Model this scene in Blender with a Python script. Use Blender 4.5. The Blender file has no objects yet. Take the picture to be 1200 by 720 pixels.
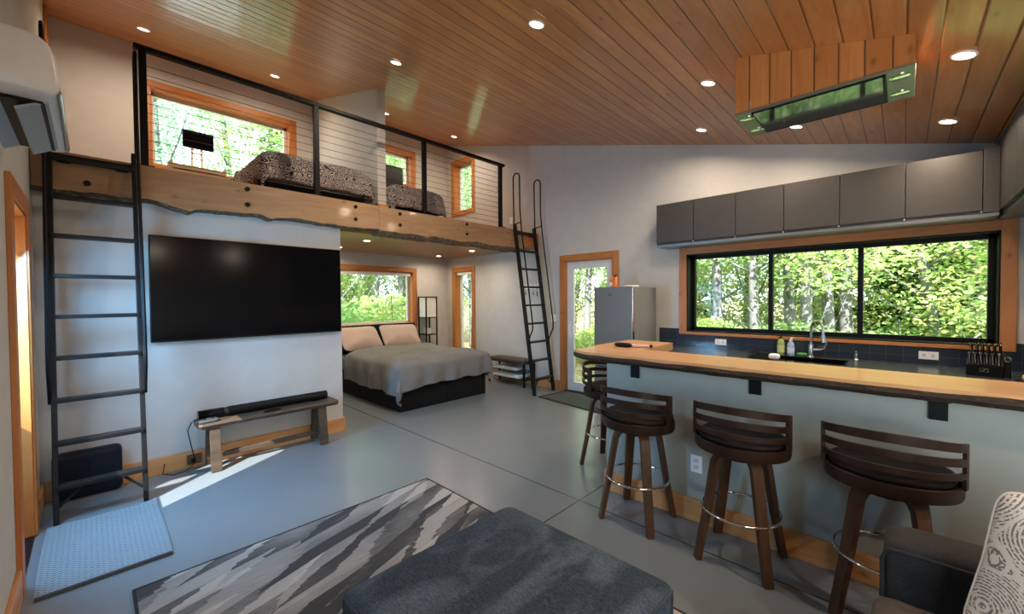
import bpy, bmesh, math, random
from mathutils import Vector, Matrix, noise
random.seed(7)
SC = bpy.context.scene
COL = SC.collection
PI = math.pi

# ------------------------------------------------------------------ camera, world, sun, exposure
def Rcam():
    f = 476.1; cx, cy = 600., 360.
    ex = -Vector((106.07-cx, 353.69-cy, f)); ex.normalize()
    ey = Vector((1059.07-cx, 347.28-cy, f)); ey -= ex*ey.dot(ex); ey.normalize()
    ez = ex.cross(ey)
    # rows: world axes written in (right, down, forward)
    R = Matrix((ex, ey, ez))
    right = R @ Vector((1, 0, 0)); down = R @ Vector((0, 1, 0)); fwd = R @ Vector((0, 0, 1))
    return right, -down, -fwd
cam_data = bpy.data.cameras.new('camera'); cam = bpy.data.objects.new('camera', cam_data); COL.objects.link(cam)
r_, u_, b_ = Rcam()
M4 = Matrix((r_, u_, b_)).transposed().to_4x4(); M4.translation = (0, 0, 1.5)
cam.matrix_world = M4
cam_data.sensor_width = 36; cam_data.lens = 36*476.1/1200; cam_data.clip_start = .02; cam_data.clip_end = 300
SC.camera = cam
SC.view_settings.view_transform = 'Standard'; SC.view_settings.look = 'None'
SC.view_settings.gamma = 1; SC.view_settings.exposure = 0.24; SC.view_settings.use_curve_mapping = False
SC.cycles.use_denoising = True
SC.cycles.max_bounces = 10; SC.cycles.diffuse_bounces = 6; SC.cycles.transparent_max_bounces = 12
SC.cycles.caustics_reflective = False; SC.cycles.caustics_refractive = False
SC.cycles.sample_clamp_indirect = 4.0

w = bpy.data.worlds.new('world'); SC.world = w; w.use_nodes = True
bg = w.node_tree.nodes['Background']; bg.inputs[0].default_value = (.80, .91, 1.0, 1); bg.inputs[1].default_value = 4.0

def lamp(name, kind, loc, power, color, **kw):
    d = bpy.data.lights.new(name, kind); d.energy = power; d.color = color
    for k, v in kw.items(): setattr(d, k, v)
    o = bpy.data.objects.new(name, d); o.location = loc; COL.objects.link(o); return o
def aim(o, d): o.rotation_euler = Vector(d).to_track_quat('-Z', 'Y').to_euler()

sun = lamp('sun', 'SUN', (6, -10, 12), 15.0, (1, .95, .85), angle=.006); aim(sun, (-.6, 1, -1.1))
# area lamps added as daylight: inside an unseen window, outside the left glass door
dl = lamp('daylight_fill_living', 'AREA', (1.8, -.25, 1.1), 68, (.86, .96, 1.0), shape='RECTANGLE', size=2.0, size_y=1.6); aim(dl, (-.25, 1, -.1))
dd = lamp('daylight_door', 'AREA', (-3.64, -.56, 1.42), 75, (.20, .56, 1.0), shape='RECTANGLE', size=.55, size_y=1.1); aim(dd, (-.05, 1, -.75))
WARM = (1.0, .80, .60)
LAMP_W = 17.0

# ------------------------------------------------------------------ node helpers
class G:
    def __init__(s, name):
        s.m = bpy.data.materials.new(name); s.m.use_nodes = True; s.t = s.m.node_tree
        s.b = s.t.nodes['Principled BSDF']; s.out = s.t.nodes['Material Output']
    def n(s, t, **kw):
        x = s.t.nodes.new(t)
        for k, v in kw.items(): setattr(x, k, v)
        return x
    def l(s, a, b): s.t.links.new(a, b)
    def inp(s, sock, v):
        if hasattr(v, 'is_output') or isinstance(v, bpy.types.NodeSocket): s.l(v, sock)
        else: sock.default_value = v
    def coord(s, scale=(1, 1, 1), rot=(0, 0, 0), loc=(0, 0, 0), kind='Object'):
        c = s.n('ShaderNodeTexCoord'); m = s.n('ShaderNodeMapping')
        m.inputs['Scale'].default_value = scale; m.inputs['Rotation'].default_value = rot; m.inputs['Location'].default_value = loc
        s.l(c.outputs[kind], m.inputs[0]); return m.outputs[0]
    def noise(s, vec, scale=5, detail=4, rough=.55, dist=0):
        x = s.n('ShaderNodeTexNoise'); s.l(vec, x.inputs['Vector'])
        x.inputs['Scale'].default_value = scale; x.inputs['Detail'].default_value = detail
        x.inputs['Roughness'].default_value = rough; x.inputs['Distortion'].default_value = dist
        return x.outputs['Fac']
    def vor(s, vec, scale=5, feature='F1', rnd=1):
        x = s.n('ShaderNodeTexVoronoi', feature=feature); s.l(vec, x.inputs['Vector']); x.inputs['Scale'].default_value = scale
        x.inputs['Randomness'].default_value = rnd
        return x
    def math(s, op, a, b=0, c=0):
        x = s.n('ShaderNodeMath', operation=op); s.inp(x.inputs[0], a); s.inp(x.inputs[1], b); s.inp(x.inputs[2], c); return x.outputs[0]
    def ramp(s, fac, stops, interp='LINEAR'):
        x = s.n('ShaderNodeValToRGB'); s.l(fac, x.inputs[0]); cr = x.color_ramp; cr.interpolation = interp
        while len(cr.elements) < len(stops): cr.elements.new(.5)
        for e, (p, c) in zip(cr.elements, stops): e.position = p; e.color = (*c, 1) if len(c) == 3 else c
        return x.outputs[0]
    def mix(s, fac, a, b, mode='MIX'):
        x = s.n('ShaderNodeMix', data_type='RGBA', blend_type=mode)
        s.inp(x.inputs[0], fac)
        for sk, v in ((x.inputs[6], a), (x.inputs[7], b)):
            if isinstance(v, tuple): sk.default_value = (*v, 1) if len(v) == 3 else v
            else: s.l(v, sk)
        return x.outputs[2]
    def sep(s, vec):
        x = s.n('ShaderNodeSeparateXYZ'); s.l(vec, x.inputs[0]); return x.outputs
    def comb(s, a=0, b=0, c=0):
        x = s.n('ShaderNodeCombineXYZ'); s.inp(x.inputs[0], a); s.inp(x.inputs[1], b); s.inp(x.inputs[2], c); return x.outputs[0]
    def bump(s, h, strength=.3, dist=.01):
        x = s.n('ShaderNodeBump'); x.inputs['Strength'].default_value = strength; x.inputs['Distance'].default_value = dist
        s.l(h, x.inputs['Height']); s.l(x.outputs[0], s.b.inputs['Normal']); s.l(x.outputs[0], s.b.inputs['Coat Normal'])
    def white(s, v):
        x = s.n('ShaderNodeTexWhiteNoise', noise_dimensions='1D'); s.inp(x.inputs['W'], v); return x.outputs['Value']
    def set(s, base=None, rough=None, metal=None, **kw):
        if base is not None: s.inp(s.b.inputs['Base Color'], (*base, 1) if isinstance(base, tuple) and len(base) == 3 else base)
        if rough is not None: s.inp(s.b.inputs['Roughness'], rough)
        if metal is not None: s.b.inputs['Metallic'].default_value = metal
        for k, v in kw.items(): s.inp(s.b.inputs[k.replace('_', ' ')], v)
        return s.m

def plain(name, c, rough=.5, metal=0, var=.06, scale=30, bump=0, **kw):
    g = G(name); v = g.coord()
    n = g.noise(v, scale, 3)
    d = tuple(max(0, x*(1-var)) for x in c); e = tuple(min(1, x*(1+var)) for x in c)
    col = g.ramp(n, [(.3, d), (.7, e)])
    if bump: g.bump(n, bump, .002)
    return g.set(col, rough, metal, **kw)

def wood(name, c1, c2, axis='Y', board=0, rough=.4, knots=True, gscale=1.0, coat=0, seam=True, across='X', line=.004, spec=.5):
    """grain runs along axis; boards (width board) are split along `across`"""
    g = G(name)
    st = {'X': (.12, 1, 1), 'Y': (1, .12, 1), 'Z': (1, 1, .12)}[axis]
    raw = g.coord()
    if board:
        s = g.sep(raw); a = s['XYZ'.index(across)]
        q = g.math('DIVIDE', a, board); idx = g.math('FLOOR', q); fr = g.math('FRACT', q)
        rnd = g.white(idx)
        off = g.math('MULTIPLY', rnd, 37.0)
        add = g.n('ShaderNodeVectorMath', operation='ADD'); g.l(raw, add.inputs[0]); g.l(g.comb(off, off, off), add.inputs[1]); base = add.outputs[0]
    else: base = raw
    mp = g.n('ShaderNodeMapping'); mp.inputs['Scale'].default_value = st; g.l(base, mp.inputs[0]); v = mp.outputs[0]
    n1 = g.noise(v, 9*gscale, 5, .6, 1.2)
    n2 = g.noise(v, 60*gscale, 3, .6)
    col = g.ramp(n1, [(.32, c1), (.68, c2)])
    col = g.mix(g.math('MULTIPLY', g.math('SUBTRACT', n2, .35), .55), col, tuple(x*.62 for x in c1))
    if knots:
        st2 = {'X': (.55, 1, 1), 'Y': (1, .55, 1), 'Z': (1, 1, .55)}[axis]
        mp2 = g.n('ShaderNodeMapping'); mp2.inputs['Scale'].default_value = st2; g.l(base, mp2.inputs[0])
        vk = g.vor(mp2.outputs[0], 5.2)
        k = g.ramp(vk.outputs['Distance'], [(.035, (1, 1, 1)), (.065, (.35, .35, .35)), (.13, (0, 0, 0))])
        kk = g.math('MULTIPLY', k, .8)
        col = g.mix(kk, col, tuple(x*.35 for x in c1))
    if board:
        col = g.mix(g.math('MULTIPLY', rnd, .45), col, tuple(x*.62 for x in c1))
        e = g.math('MINIMUM', fr, g.math('SUBTRACT', 1.0, fr))
        ln = g.math('LESS_THAN', e, line/board)
        col = g.mix(g.math('MULTIPLY', ln, .8), col, tuple(x*.12 for x in c1))
        h = g.math('SMOOTH_MIN', g.math('MULTIPLY', e, board/line/2.2), 1.0, .2)
        h = g.math('ADD', h, g.math('ADD', g.math('MULTIPLY', n2, .22), g.math('MULTIPLY', g.math('MULTIPLY', fr, g.math('SUBTRACT', rnd, .5)), 1.6)))
        h = g.math('ADD', h, g.math('MULTIPLY', n1, .5))
        g.bump(h, .8, .004)
    else:
        g.bump(n2, .15, .002)
    return g.set(col, rough, 0, Coat_Weight=coat, Coat_Roughness=.09, Specular_IOR_Level=spec)

# ------------------------------------------------------------------ mesh helpers
def root_loc(o):
    while o.parent: o = o.parent
    return o.location.copy()
class MB:
    def __init__(s): s.b = bmesh.new()
    def _add(s, verts, faces):
        vs = [s.b.verts.new(v) for v in verts]
        for f in faces:
            try: s.b.faces.new([vs[i] for i in f])
            except ValueError: pass
        return vs
    def box(s, x0, x1, y0, y1, z0, z1, bev=0, M=None, seg=2):
        t = bmesh.new(); bmesh.ops.create_cube(t, size=1)
        for v in t.verts:
            v.co = Vector(((x0+x1)/2+v.co.x*(x1-x0), (y0+y1)/2+v.co.y*(y1-y0), (z0+z1)/2+v.co.z*(z1-z0)))
        if bev: bmesh.ops.bevel(t, geom=list(t.edges), offset=min(bev, .49*min(x1-x0, y1-y0, z1-z0)), segments=seg, profile=.6, affect='EDGES')
        if M is not None: bmesh.ops.transform(t, matrix=M, verts=t.verts)
        s.merge(t); return s
    def merge(s, t):
        m = bpy.data.meshes.new('tmp'); t.to_mesh(m); t.free(); s.b.from_mesh(m); bpy.data.meshes.remove(m)
    def tube(s, pts, r, seg=8, cap=True, closed=False):
        pts = [Vector(p) for p in pts]; n = len(pts)
        rr = r if isinstance(r, (list, tuple)) else [r]*n
        rings = []; prev = None
        for i, p in enumerate(pts):
            if closed: d = pts[(i+1) % n]-pts[i-1]
            else: d = (pts[min(i+1, n-1)]-pts[max(i-1, 0)])
            d.normalize()
            if prev is None:
                a = Vector((0, 0, 1)) if abs(d.z) < .9 else Vector((1, 0, 0))
                u = d.cross(a).normalized()
            else:
                u = (prev-d*prev.dot(d)).normalized()
            prev = u; v = d.cross(u)
            rings.append([p+(u*math.cos(2*PI*k/seg)+v*math.sin(2*PI*k/seg))*rr[i] for k in range(seg)])
        s.loft(rings, cap and not closed, closed); return s
    def bar(s, p0, p1, w, h, up=(0, 0, 1), bev=0):
        """rectangular bar between two points; w sideways, h along `up`"""
        p0 = Vector(p0); p1 = Vector(p1); d = (p1-p0); L = d.length; d.normalize()
        side = d.cross(Vector(up)).normalized(); uu = side.cross(d)
        M = Matrix((d, side, uu)).transposed().to_4x4(); M.translation = (p0+p1)/2
        return s.box(-L/2, L/2, -w/2, w/2, -h/2, h/2, bev, M)
    def loft(s, rings, cap=True, closed=False, wrap=True):
        k = len(rings[0]); verts = [v for r in rings for v in r]; faces = []
        n = len(rings)
        for i in range(n if closed else n-1):
            for j in range(k if wrap else k-1):
                a = i*k+j; b = i*k+(j+1) % k; c = ((i+1) % n)*k+(j+1) % k; d = ((i+1) % n)*k+j
                faces.append((a, b, c, d))
        if cap and not closed:
            faces.append(tuple(range(k))[::-1]); faces.append(tuple((n-1)*k+j for j in range(k)))
        s._add(verts, faces); return s
    def lathe(s, prof, c=(0, 0, 0), seg=24, cap=True):
        rings = [[Vector((c[0]+r*math.cos(2*PI*k/seg), c[1]+r*math.sin(2*PI*k/seg), c[2]+z)) for k in range(seg)] for r, z in prof]
        return s.loft(rings, cap)
    def cyl(s, p0, p1, r, seg=16): return s.tube([p0, p1], r, seg)
    def prism(s, outline, axis, a, b):
        """outline in the two other axes, extruded along axis from a to b"""
        def P(u, v, t): return {'x': Vector((t, u, v)), 'y': Vector((u, t, v)), 'z': Vector((u, v, t))}[axis]
        return s.loft([[P(u, v, a) for u, v in outline], [P(u, v, b) for u, v in outline]])
    def grid(s, f, nu, nv):
        verts = [Vector(f(i/nu, j/nv)) for i in range(nu+1) for j in range(nv+1)]
        faces = [(i*(nv+1)+j, (i+1)*(nv+1)+j, (i+1)*(nv+1)+j+1, i*(nv+1)+j+1) for i in range(nu) for j in range(nv)]
        s._add(verts, faces); return s
    def superell(s, c, r, e1=.4, e2=.4, nu=32, nv=18, fn=None, M=None):
        def sg(x, e): return math.copysign(abs(x)**e, x)
        rings = []
        for j in range(1, nv):
            ph = -PI/2+PI*j/nv; ring = []
            for i in range(nu):
                th = 2*PI*i/nu
                p = Vector((r[0]*sg(math.cos(ph), e1)*sg(math.cos(th), e2), r[1]*sg(math.cos(ph), e1)*sg(math.sin(th), e2), r[2]*sg(math.sin(ph), e1)))
                if fn: p = fn(p)
                if M is not None: p = M @ p
                ring.append(p+Vector(c))
            rings.append(ring)
        return s.loft(rings)
    def build(s, name, mat, parent=None, smooth=False, angle=40, mods=None):
        bmesh.ops.recalc_face_normals(s.b, faces=s.b.faces)
        me = bpy.data.meshes.new(name)
        if parent is not None:
            off = root_loc(parent)
            for v in s.b.verts: v.co -= off
        s.b.to_mesh(me); s.b.free()
        o = bpy.data.objects.new(name, me); COL.objects.link(o)
        me.materials.append(mat)
        if smooth:
            for p in me.polygons: p.use_smooth = True
            me.set_sharp_from_angle(angle=math.radians(angle))
        if parent is not None: o.parent = parent
        return o
def tag(o, label, cat=None, group=None, kind=None):
    if label: o['label'] = label
    if cat: o['category'] = cat
    if group: o['group'] = group
    if kind: o['kind'] = kind
    return o
def thing(name, loc, label=None, cat=None, group=None, kind=None):
    o = bpy.data.objects.new(name, None); o.location = loc; o.empty_display_size = .1; COL.objects.link(o)
    return tag(o, label, cat, group, kind)
def struct(o): o['kind'] = 'structure'; return o
def dup(root, loc, rz=None, label=None):
    c = root.copy(); COL.objects.link(c); c.location = loc
    if rz is not None: c.rotation_euler = (0, 0, rz)
    if label: c['label'] = label
    for ch in list(root.children):
        d = ch.copy(); COL.objects.link(d); d.parent = c
        for g in list(ch.children):
            e = g.copy(); COL.objects.link(e); e.parent = d
    return c
def subsurf(o, lv=2):
    m = o.modifiers.new('subdivision', 'SUBSURF'); m.levels = lv; m.render_levels = lv; return o
def nz(p, s=1): return noise.noise(Vector(p)*s)

# ------------------------------------------------------------------ materials
def m_wall():
    g = G('wall_paint'); v = g.coord(); n = g.noise(v, 6, 5); f = g.noise(v, 180, 2)
    col = g.ramp(n, [(.3, (.515, .50, .475)), (.7, (.56, .545, .52))]); g.bump(f, .08, .001)
    return g.set(col, .7)
WALL = m_wall()
def m_floor():
    g = G('sealed_concrete'); v = g.coord(); n = g.noise(v, 1.1, 3, .5, .4); f = g.noise(v, 30, 3, .6)
    col = g.ramp(n, [(.2, (.162, .192, .214)), (.5, (.178, .208, .230)), (.8, (.194, .222, .242))])
    col = g.mix(g.math('MULTIPLY', f, .04), col, (.17, .175, .18))
    s = g.sep(v)
    a = g.math('ABSOLUTE', g.math('SUBTRACT', s[1], 2.49)); b = g.math('ABSOLUTE', g.math('SUBTRACT', s[0], -1.72))
    j = g.math('LESS_THAN', g.math('MINIMUM', a, b), .005)
    col = g.mix(j, col, (.03, .03, .03))
    r = .27
    return g.set(col, r, 0, Specular_IOR_Level=.5)
FLOOR = m_floor()
BARP = plain('sage_grey_paint', (.34, .365, .33), .7, 0, .03, 8)
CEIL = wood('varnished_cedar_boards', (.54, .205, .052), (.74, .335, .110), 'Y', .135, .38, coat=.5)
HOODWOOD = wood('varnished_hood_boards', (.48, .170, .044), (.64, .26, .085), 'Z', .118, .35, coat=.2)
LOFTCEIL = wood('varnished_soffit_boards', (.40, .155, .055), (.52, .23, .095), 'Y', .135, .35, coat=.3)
FIR = wood('oiled_fir_trim', (.42, .14, .030), (.56, .22, .058), 'Z', 0, .42)
FIRY = wood('oiled_fir_trim_lengthwise', (.42, .14, .030), (.56, .22, .058), 'Y', 0, .42)
FIRX = wood('oiled_fir_trim_crosswise', (.42, .14, .030), (.56, .22, .058), 'X', 0, .42)
BASEX = wood('fir_baseboard', (.50, .23, .08), (.66, .34, .14), 'X', 0, .42)
BASEY = wood('fir_baseboard_lengthwise', (.50, .23, .08), (.66, .34, .14), 'Y', 0, .42)
def live_edge(name, c1, c2, axis, bark, gs=1):
    m = wood(name, c1, c2, axis, 0, .38, True, gs, coat=.15)
    return m
BEAM = live_edge('live_edge_timber', (.27, .145, .066), (.43, .255, .125), 'Y', None, .7)
BARTOP = live_edge('live_edge_bar_slab', (.42, .225, .098), (.55, .325, .155), 'X', None, .6)
BARLEG = live_edge('live_edge_bar_return', (.41, .22, .098), (.54, .32, .155), 'Y', None, .6)
def m_bark():
    g = G('dark_bark_edge'); v = g.coord((3, 3, 9)); n = g.noise(v, 5, 6, .7, 1.5); k = g.vor(v, 7)
    col = g.ramp(n, [(.3, (.018, .011, .007)), (.55, (.035, .021, .012)), (.76, (.17, .095, .042))]); g.bump(n, .8, .012)
    return g.set(col, .8)
BARK = m_bark()
def m_bark2():
    g = G('weathered_bark_edge'); v = g.coord((3, 2, 9)); n = g.noise(v, 6, 6, .7, 1.5)
    col = g.ramp(n, [(.3, (.03, .02, .014)), (.5, (.12, .08, .045)), (.7, (.36, .25, .14))]); g.bump(n, .8, .012)
    return g.set(col, .8)
BARK2 = m_bark2()
BLK = plain('black_powder_coat', (.0045, .0045, .005), .5, 0, .2, Specular_IOR_Level=.18)
BLKM = plain('black_satin_metal', (.008, .008, .0085), .42, 0, .2, Specular_IOR_Level=.25)
BLKG = plain('black_gloss', (.0025, .0025, .003), .14, 0, .1, Specular_IOR_Level=.18)
STEEL = plain('brushed_steel', (.50, .49, .47), .28, 1, .05, 60)
CHROME = plain('polished_chrome', (.85, .85, .86), .06, 1, .02)
CABLE = plain('stainless_cable', (.10, .10, .10), .4, .8, .05)
WHITE = plain('white_plastic', (.88, .88, .87), .3, 0, .02)
WHITEM = plain('white_vinyl_frame', (.72, .71, .68), .4, 0, .03)
GREYP = plain('pale_grey_plastic', (.42, .45, .48), .4, 0, .04)
CABG = plain('charcoal_laminate', (.042, .038, .035), .45, 0, .06, 12)
CABU = plain('grey_aluminium_strip', (.26, .27, .28), .35, .6, .04)
COUNTER = plain('dark_slate_counter', (.050, .058, .066), .22, 0, .35, 25)
def m_tile():
    g = G('navy_glazed_tile'); v = g.coord(); br = g.n('ShaderNodeTexBrick', offset=0.0)
    mp = g.n('ShaderNodeMapping'); mp.inputs['Rotation'].default_value = (PI/2, 0, 0); g.l(v, mp.inputs[0]); g.l(mp.outputs[0], br.inputs[0])
    br.inputs['Color1'].default_value = (.018, .028, .045, 1); br.inputs['Color2'].default_value = (.024, .038, .058, 1); br.inputs['Mortar'].default_value = (.055, .062, .072, 1)
    br.inputs['Scale'].default_value = 1; br.inputs['Brick Width'].default_value = .118; br.inputs['Row Height'].default_value = .118; br.inputs['Mortar Size'].default_value = .003
    n = g.noise(v, 16, 3); g.bump(n, .35, .004)
    return g.set(br.outputs[0], .12)
TILE = m_tile()
def m_glass():
    g = G('window_glass'); t = g.n('ShaderNodeBsdfTransparent'); gl = g.n('ShaderNodeBsdfGlossy'); gl.inputs['Roughness'].default_value = .02
    lw = g.n('ShaderNodeLayerWeight'); lw.inputs[0].default_value = .25
    mx = g.n('ShaderNodeMixShader'); g.l(g.math('MULTIPLY', lw.outputs['Fresnel'], .12), mx.inputs[0]); g.l(t.outputs[0], mx.inputs[1]); g.l(gl.outputs[0], mx.inputs[2])
    g.l(mx.outputs[0], g.out.inputs[0]); return g.m
GLASS = m_glass()
def emit(name, c, s):
    g = G(name); g.set((.8, .8, .8), .4); g.b.inputs['Emission Color'].default_value = (*c, 1); g.b.inputs['Emission Strength'].default_value = s; return g.m
LENS = emit('lit_lamp_lens', (1, .86, .66), 14)
def fabric(name, c1, c2, scale=220, rough=.9, st=(1, 1, 1), big=6, bump=.4):
    g = G(name); v = g.coord(st); n = g.noise(v, scale, 3, .7); b = g.noise(g.coord(), big, 4)
    f = g.math('ADD', g.math('MULTIPLY', n, .6), g.math('MULTIPLY', b, .4))
    g.bump(n, bump, .003); return g.set(g.ramp(f, [(.36, c1), (.64, c2)]), rough, 0, Sheen_Weight=.04, Specular_IOR_Level=.2)
OTTO = fabric('navy_grey_chenille', (.016, .023, .034), (.075, .10, .13), 130, .85, (1, 1, 1), 5, .5)
SOFA = fabric('charcoal_sofa_weave', (.012, .0135, .016), (.040, .041, .043), 180)
DUVET = fabric('grey_cotton', (.155, .157, .162), (.205, .206, .208), 90, .9, bump=.15)
PILLOWM = fabric('blush_cotton', (.47, .365, .315), (.55, .43, .375), 120, .9, bump=.12)
BEDBLK = fabric('black_upholstery', (.0035, .0035, .004), (.008, .008, .0085), 160)
BROWNL = plain('brown_leather', (.045, .024, .014), .45, 0, .25, 14, .1)
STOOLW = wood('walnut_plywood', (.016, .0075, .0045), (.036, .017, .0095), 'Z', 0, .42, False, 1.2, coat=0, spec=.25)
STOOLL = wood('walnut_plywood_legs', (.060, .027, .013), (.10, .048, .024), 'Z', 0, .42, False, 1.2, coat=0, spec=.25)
SEATM = plain('dark_brown_leatherette', (.016, .0095, .007), .6, 0, .25, 20, .1, Specular_IOR_Level=.2)

# ------------------------------------------------------------------ room shell
YL, YR, XF, XT, XN, XK = -.285, 5.33, -7.06, -4.62, 3.3, .92
def cz(x): return 2.928-.2605*x
ZT = 9.
def wall(name, plane, pos, thick, u0, u1, holes, z0=0, z1=ZT, mat=None):
    """plane 'x' or 'y'; a wall with rectangular holes (u0,u1,z0,z1); tops at ZT follow the ceiling"""
    us = sorted({u0, u1, *[h[0] for h in holes], *[h[1] for h in holes]}); zs = sorted({z0, z1, *[h[2] for h in holes], *[h[3] for h in holes]})
    us = [u for u in us if u0 <= u <= u1]; zs = [z for z in zs if z0 <= z <= z1]
    if plane == 'y' and z1 == ZT:
        us = sorted(set(us) | {round(u0+.4*k, 3) for k in range(int((u1-u0)/.4)+1)})
    b = MB()
    for i in range(len(us)-1):
        for j in range(len(zs)-1):
            cu, cv = (us[i]+us[i+1])/2, (zs[j]+zs[j+1])/2
            if any(h[0] < cu < h[1] and h[2] < cv < h[3] for h in holes): continue
            a, c = sorted((pos, pos+thick))
            if zs[j] > (cz(us[i]) if plane == 'y' else cz(pos))+.03: continue
            if plane == 'y': b.box(us[i], us[i+1], a, c, zs[j], zs[j+1])
            else: b.box(a, c, us[i], us[i+1], zs[j], zs[j+1])
    for v in b.b.verts:
        v.co.z = min(v.co.z, cz(v.co.x)+.03)
    return struct(b.build(name, mat or WALL))

struct(MB().box(XF-.2, XN+.2, YL-.25, YR+.2, -.15, 0).build('floor', FLOOR))
cb = MB(); x0, x1 = XF-.25, XN+.25
cb.loft([[Vector((x0, y, cz(x0))), Vector((x1, y, cz(x1))), Vector((x1, y, cz(x1)+.15)), Vector((x0, y, cz(x0)+.15))] for y in (YL-.25, YR+.25)])
struct(cb.build('ceiling', CEIL))

H_SW = (-6.79, -6.24, .30, 2.08); H_LW = (-6.79, -6.22, 3.31, 4.29); H_DR = (-3.945, -3.07, -.01, 2.10); H_KW = (-2.01, .585, 1.065, 2.05)
wall('wall_right', 'y', YR, .2, XF-.2, XN, [H_SW, H_LW, H_DR, H_KW])
H_BW = (2.0, 4.47, 1.03, 2.04); H_BL = (.585, 2.25, 3.29, 4.27); H_BL2 = (2.95, 4.47, 3.75, 4.35)
wall('wall_far', 'x', XF, -.2, YL-.2, YR+.2, [H_BW, H_BL, H_BL2])
H_LD = (-3.98, -3.30, -.01, 2.05)
H_NW = (.8, 2.8, .1, 1.9)
wall('wall_left', 'y', YL, -.2, XF-.2, XN, [H_LD, H_NW])
wall('wall_near', 'x', XN, .2, YL-.2, YR+.2, [])
wall('wall_kitchen', 'x', XK, .12, 2.8, YR, [])
wall('wall_television', 'x', XT, -.13, YL, 1.985, [], 0, 2.36)
wall('wall_bathroom', 'y', 1.985, -.12, XF, XT-.13, [], 0, 2.36)
wall('wall_loft_partition', 'y', 2.58, .115, XF, -4.86, [], 2.6, ZT)
# loft slab
struct(MB().box(XF, -4.72, YL, YR, 2.40, 2.60).box(-4.72, -4.5, 4.95, YR, 2.40, 2.60).build('floor_loft', FIRY))
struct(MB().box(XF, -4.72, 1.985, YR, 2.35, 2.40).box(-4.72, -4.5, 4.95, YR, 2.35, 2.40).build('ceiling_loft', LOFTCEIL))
struct(MB().box(-4.75, -4.70, 1.985, 4.95, 2.30, 2.40, .004).build('trim_loft', FIRY))
# baseboards
def bb(name, *a, mat): return struct(MB().box(*a, .004).build(name, mat))
bb('baseboard_television', XT, XT+.02, YL, 1.985, 0, .15, mat=BASEY)
bb('baseboard_corner', XT-.13, XT+.02, 1.985, 2.005, 0, .15, mat=BASEX)
bb('baseboard_right', XF, -4.06, YR-.02, YR, 0, .15, mat=BASEX)
bb('baseboard_left', XT, -4.09, YL, YL+.02, 0, .15, mat=BASEX)
bb('baseboard_entry', -3.19, XN, YL, YL+.02, 0, .15, mat=BASEX)
bb('baseboard_far', XF, XF+.02, 1.985, YR, 0, .15, mat=BASEY)
bb('baseboard_loft', XF+.0, XF+.02, YL, 2.58, 2.6, 2.72, mat=BASEY)
struct(MB().box(-4.88, -4.84, 2.56, 2.715, 2.6, 2.73, .003).box(-5.0, -4.84, 2.56, 2.58, 2.6, 2.73, .003).build('baseboard_partition', BASEX))

# windows: trim + frame + glass, kind = structure
def window_y(n, hole, trim=.085, depth=.15, frame=WHITEM, fw=.05, sill=.085, mull=(), wall_y=YR, head=.085):
    u0, u1, z0, z1 = hole
    w = thing('window_%d' % n, ((u0+u1)/2, wall_y, z0), kind='structure')
    b = MB(); y0, y1 = wall_y-.022, wall_y+.0
    b.box(u0-trim, u0, y0, y1, z0-sill, z1+head, .003).box(u1, u1+trim, y0, y1, z0-sill, z1+head, .003)
    b.build('trim', FIR, w)
    MB().box(u0, u1, y0, y1, z1, z1+head, .003).box(u0, u1, y0, y1, z0-sill, z0, .003).build('trim', FIRX, w)
    b = MB(); d = .012; yb = wall_y+depth
    b.box(u0, u0+d, wall_y-.01, yb, z0, z1).box(u1-d, u1, wall_y-.01, yb, z0, z1)
    b.box(u0, u1, wall_y-.01, yb, z1-d, z1).box(u0, u1, wall_y-.01, yb, z0, z0+d)
    b.build('jamb', FIR if frame is WHITEM else frame, w)
    b = MB(); f0, f1 = yb-.03, yb+.03
    b.box(u0, u0+fw, f0, f1, z0, z1, .004).box(u1-fw, u1, f0, f1, z0, z1, .004).box(u0, u1, f0, f1, z1-fw, z1, .004).box(u0, u1, f0, f1, z0, z0+fw, .004)
    b.build('frame', frame, w)
    for m in mull: MB().box(m-.022, m+.022, f0, f1, z0+fw, z1-fw, .003).build('mullion', frame, w)
    es = [u0+fw]+list(mull)+[u1-fw]
    for a, c in zip(es[:-1], es[1:]): MB().box(a, c, yb-.004, yb+.004, z0+fw, z1-fw).build('pane', GLASS, w)
    return w
def window_x(n, hole, trim=.085, depth=.15, fw=.05, wall_x=XF, sill=.085):
    u0, u1, z0, z1 = hole
    w = thing('window_%d' % n, (wall_x, (u0+u1)/2, z0), kind='structure')
    y0, y1 = wall_x, wall_x+.022
    MB().box(y0, y1, u0-trim, u0, z0-sill, z1+trim, .003).box(y0, y1, u1, u1+trim, z0-sill, z1+trim, .003).build('trim', FIR, w)
    MB().box(y0, y1, u0, u1, z1, z1+trim, .003).box(y0, y1+.01, u0, u1, z0-sill, z0, .003).build('trim', FIRY, w)
    yb = wall_x-depth; d = .012
    b = MB().box(yb, wall_x+.01, u0, u0+d, z0, z1).box(yb, wall_x+.01, u1-d, u1, z0, z1).box(yb, wall_x+.01, u0, u1, z1-d, z1).box(yb, wall_x+.01, u0, u1, z0, z0+d)
    b.build('jamb', FIR, w)
    f0, f1 = yb-.03, yb+.03
    MB().box(f0, f1, u0, u0+fw, z0, z1, .004).box(f0, f1, u1-fw, u1, z0, z1, .004).box(f0, f1, u0, u1, z1-fw, z1, .004).box(f0, f1, u0, u1, z0, z0+fw, .004).build('frame', WHITEM, w)
    MB().box(yb-.004, yb+.004, u0+fw, u1-fw, z0+fw, z1-fw).build('pane', GLASS, w)
    return w
window_y(1, H_KW, .09, .16, BLK, .055, .035, (-1.11, -.32))
w2 = window_y(2, H_SW); MB().box(-6.775, -6.255, YR+.03, YR+.07, 2.0, 2.06, .01).build('blind_cassette', WHITE, w2)
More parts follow.
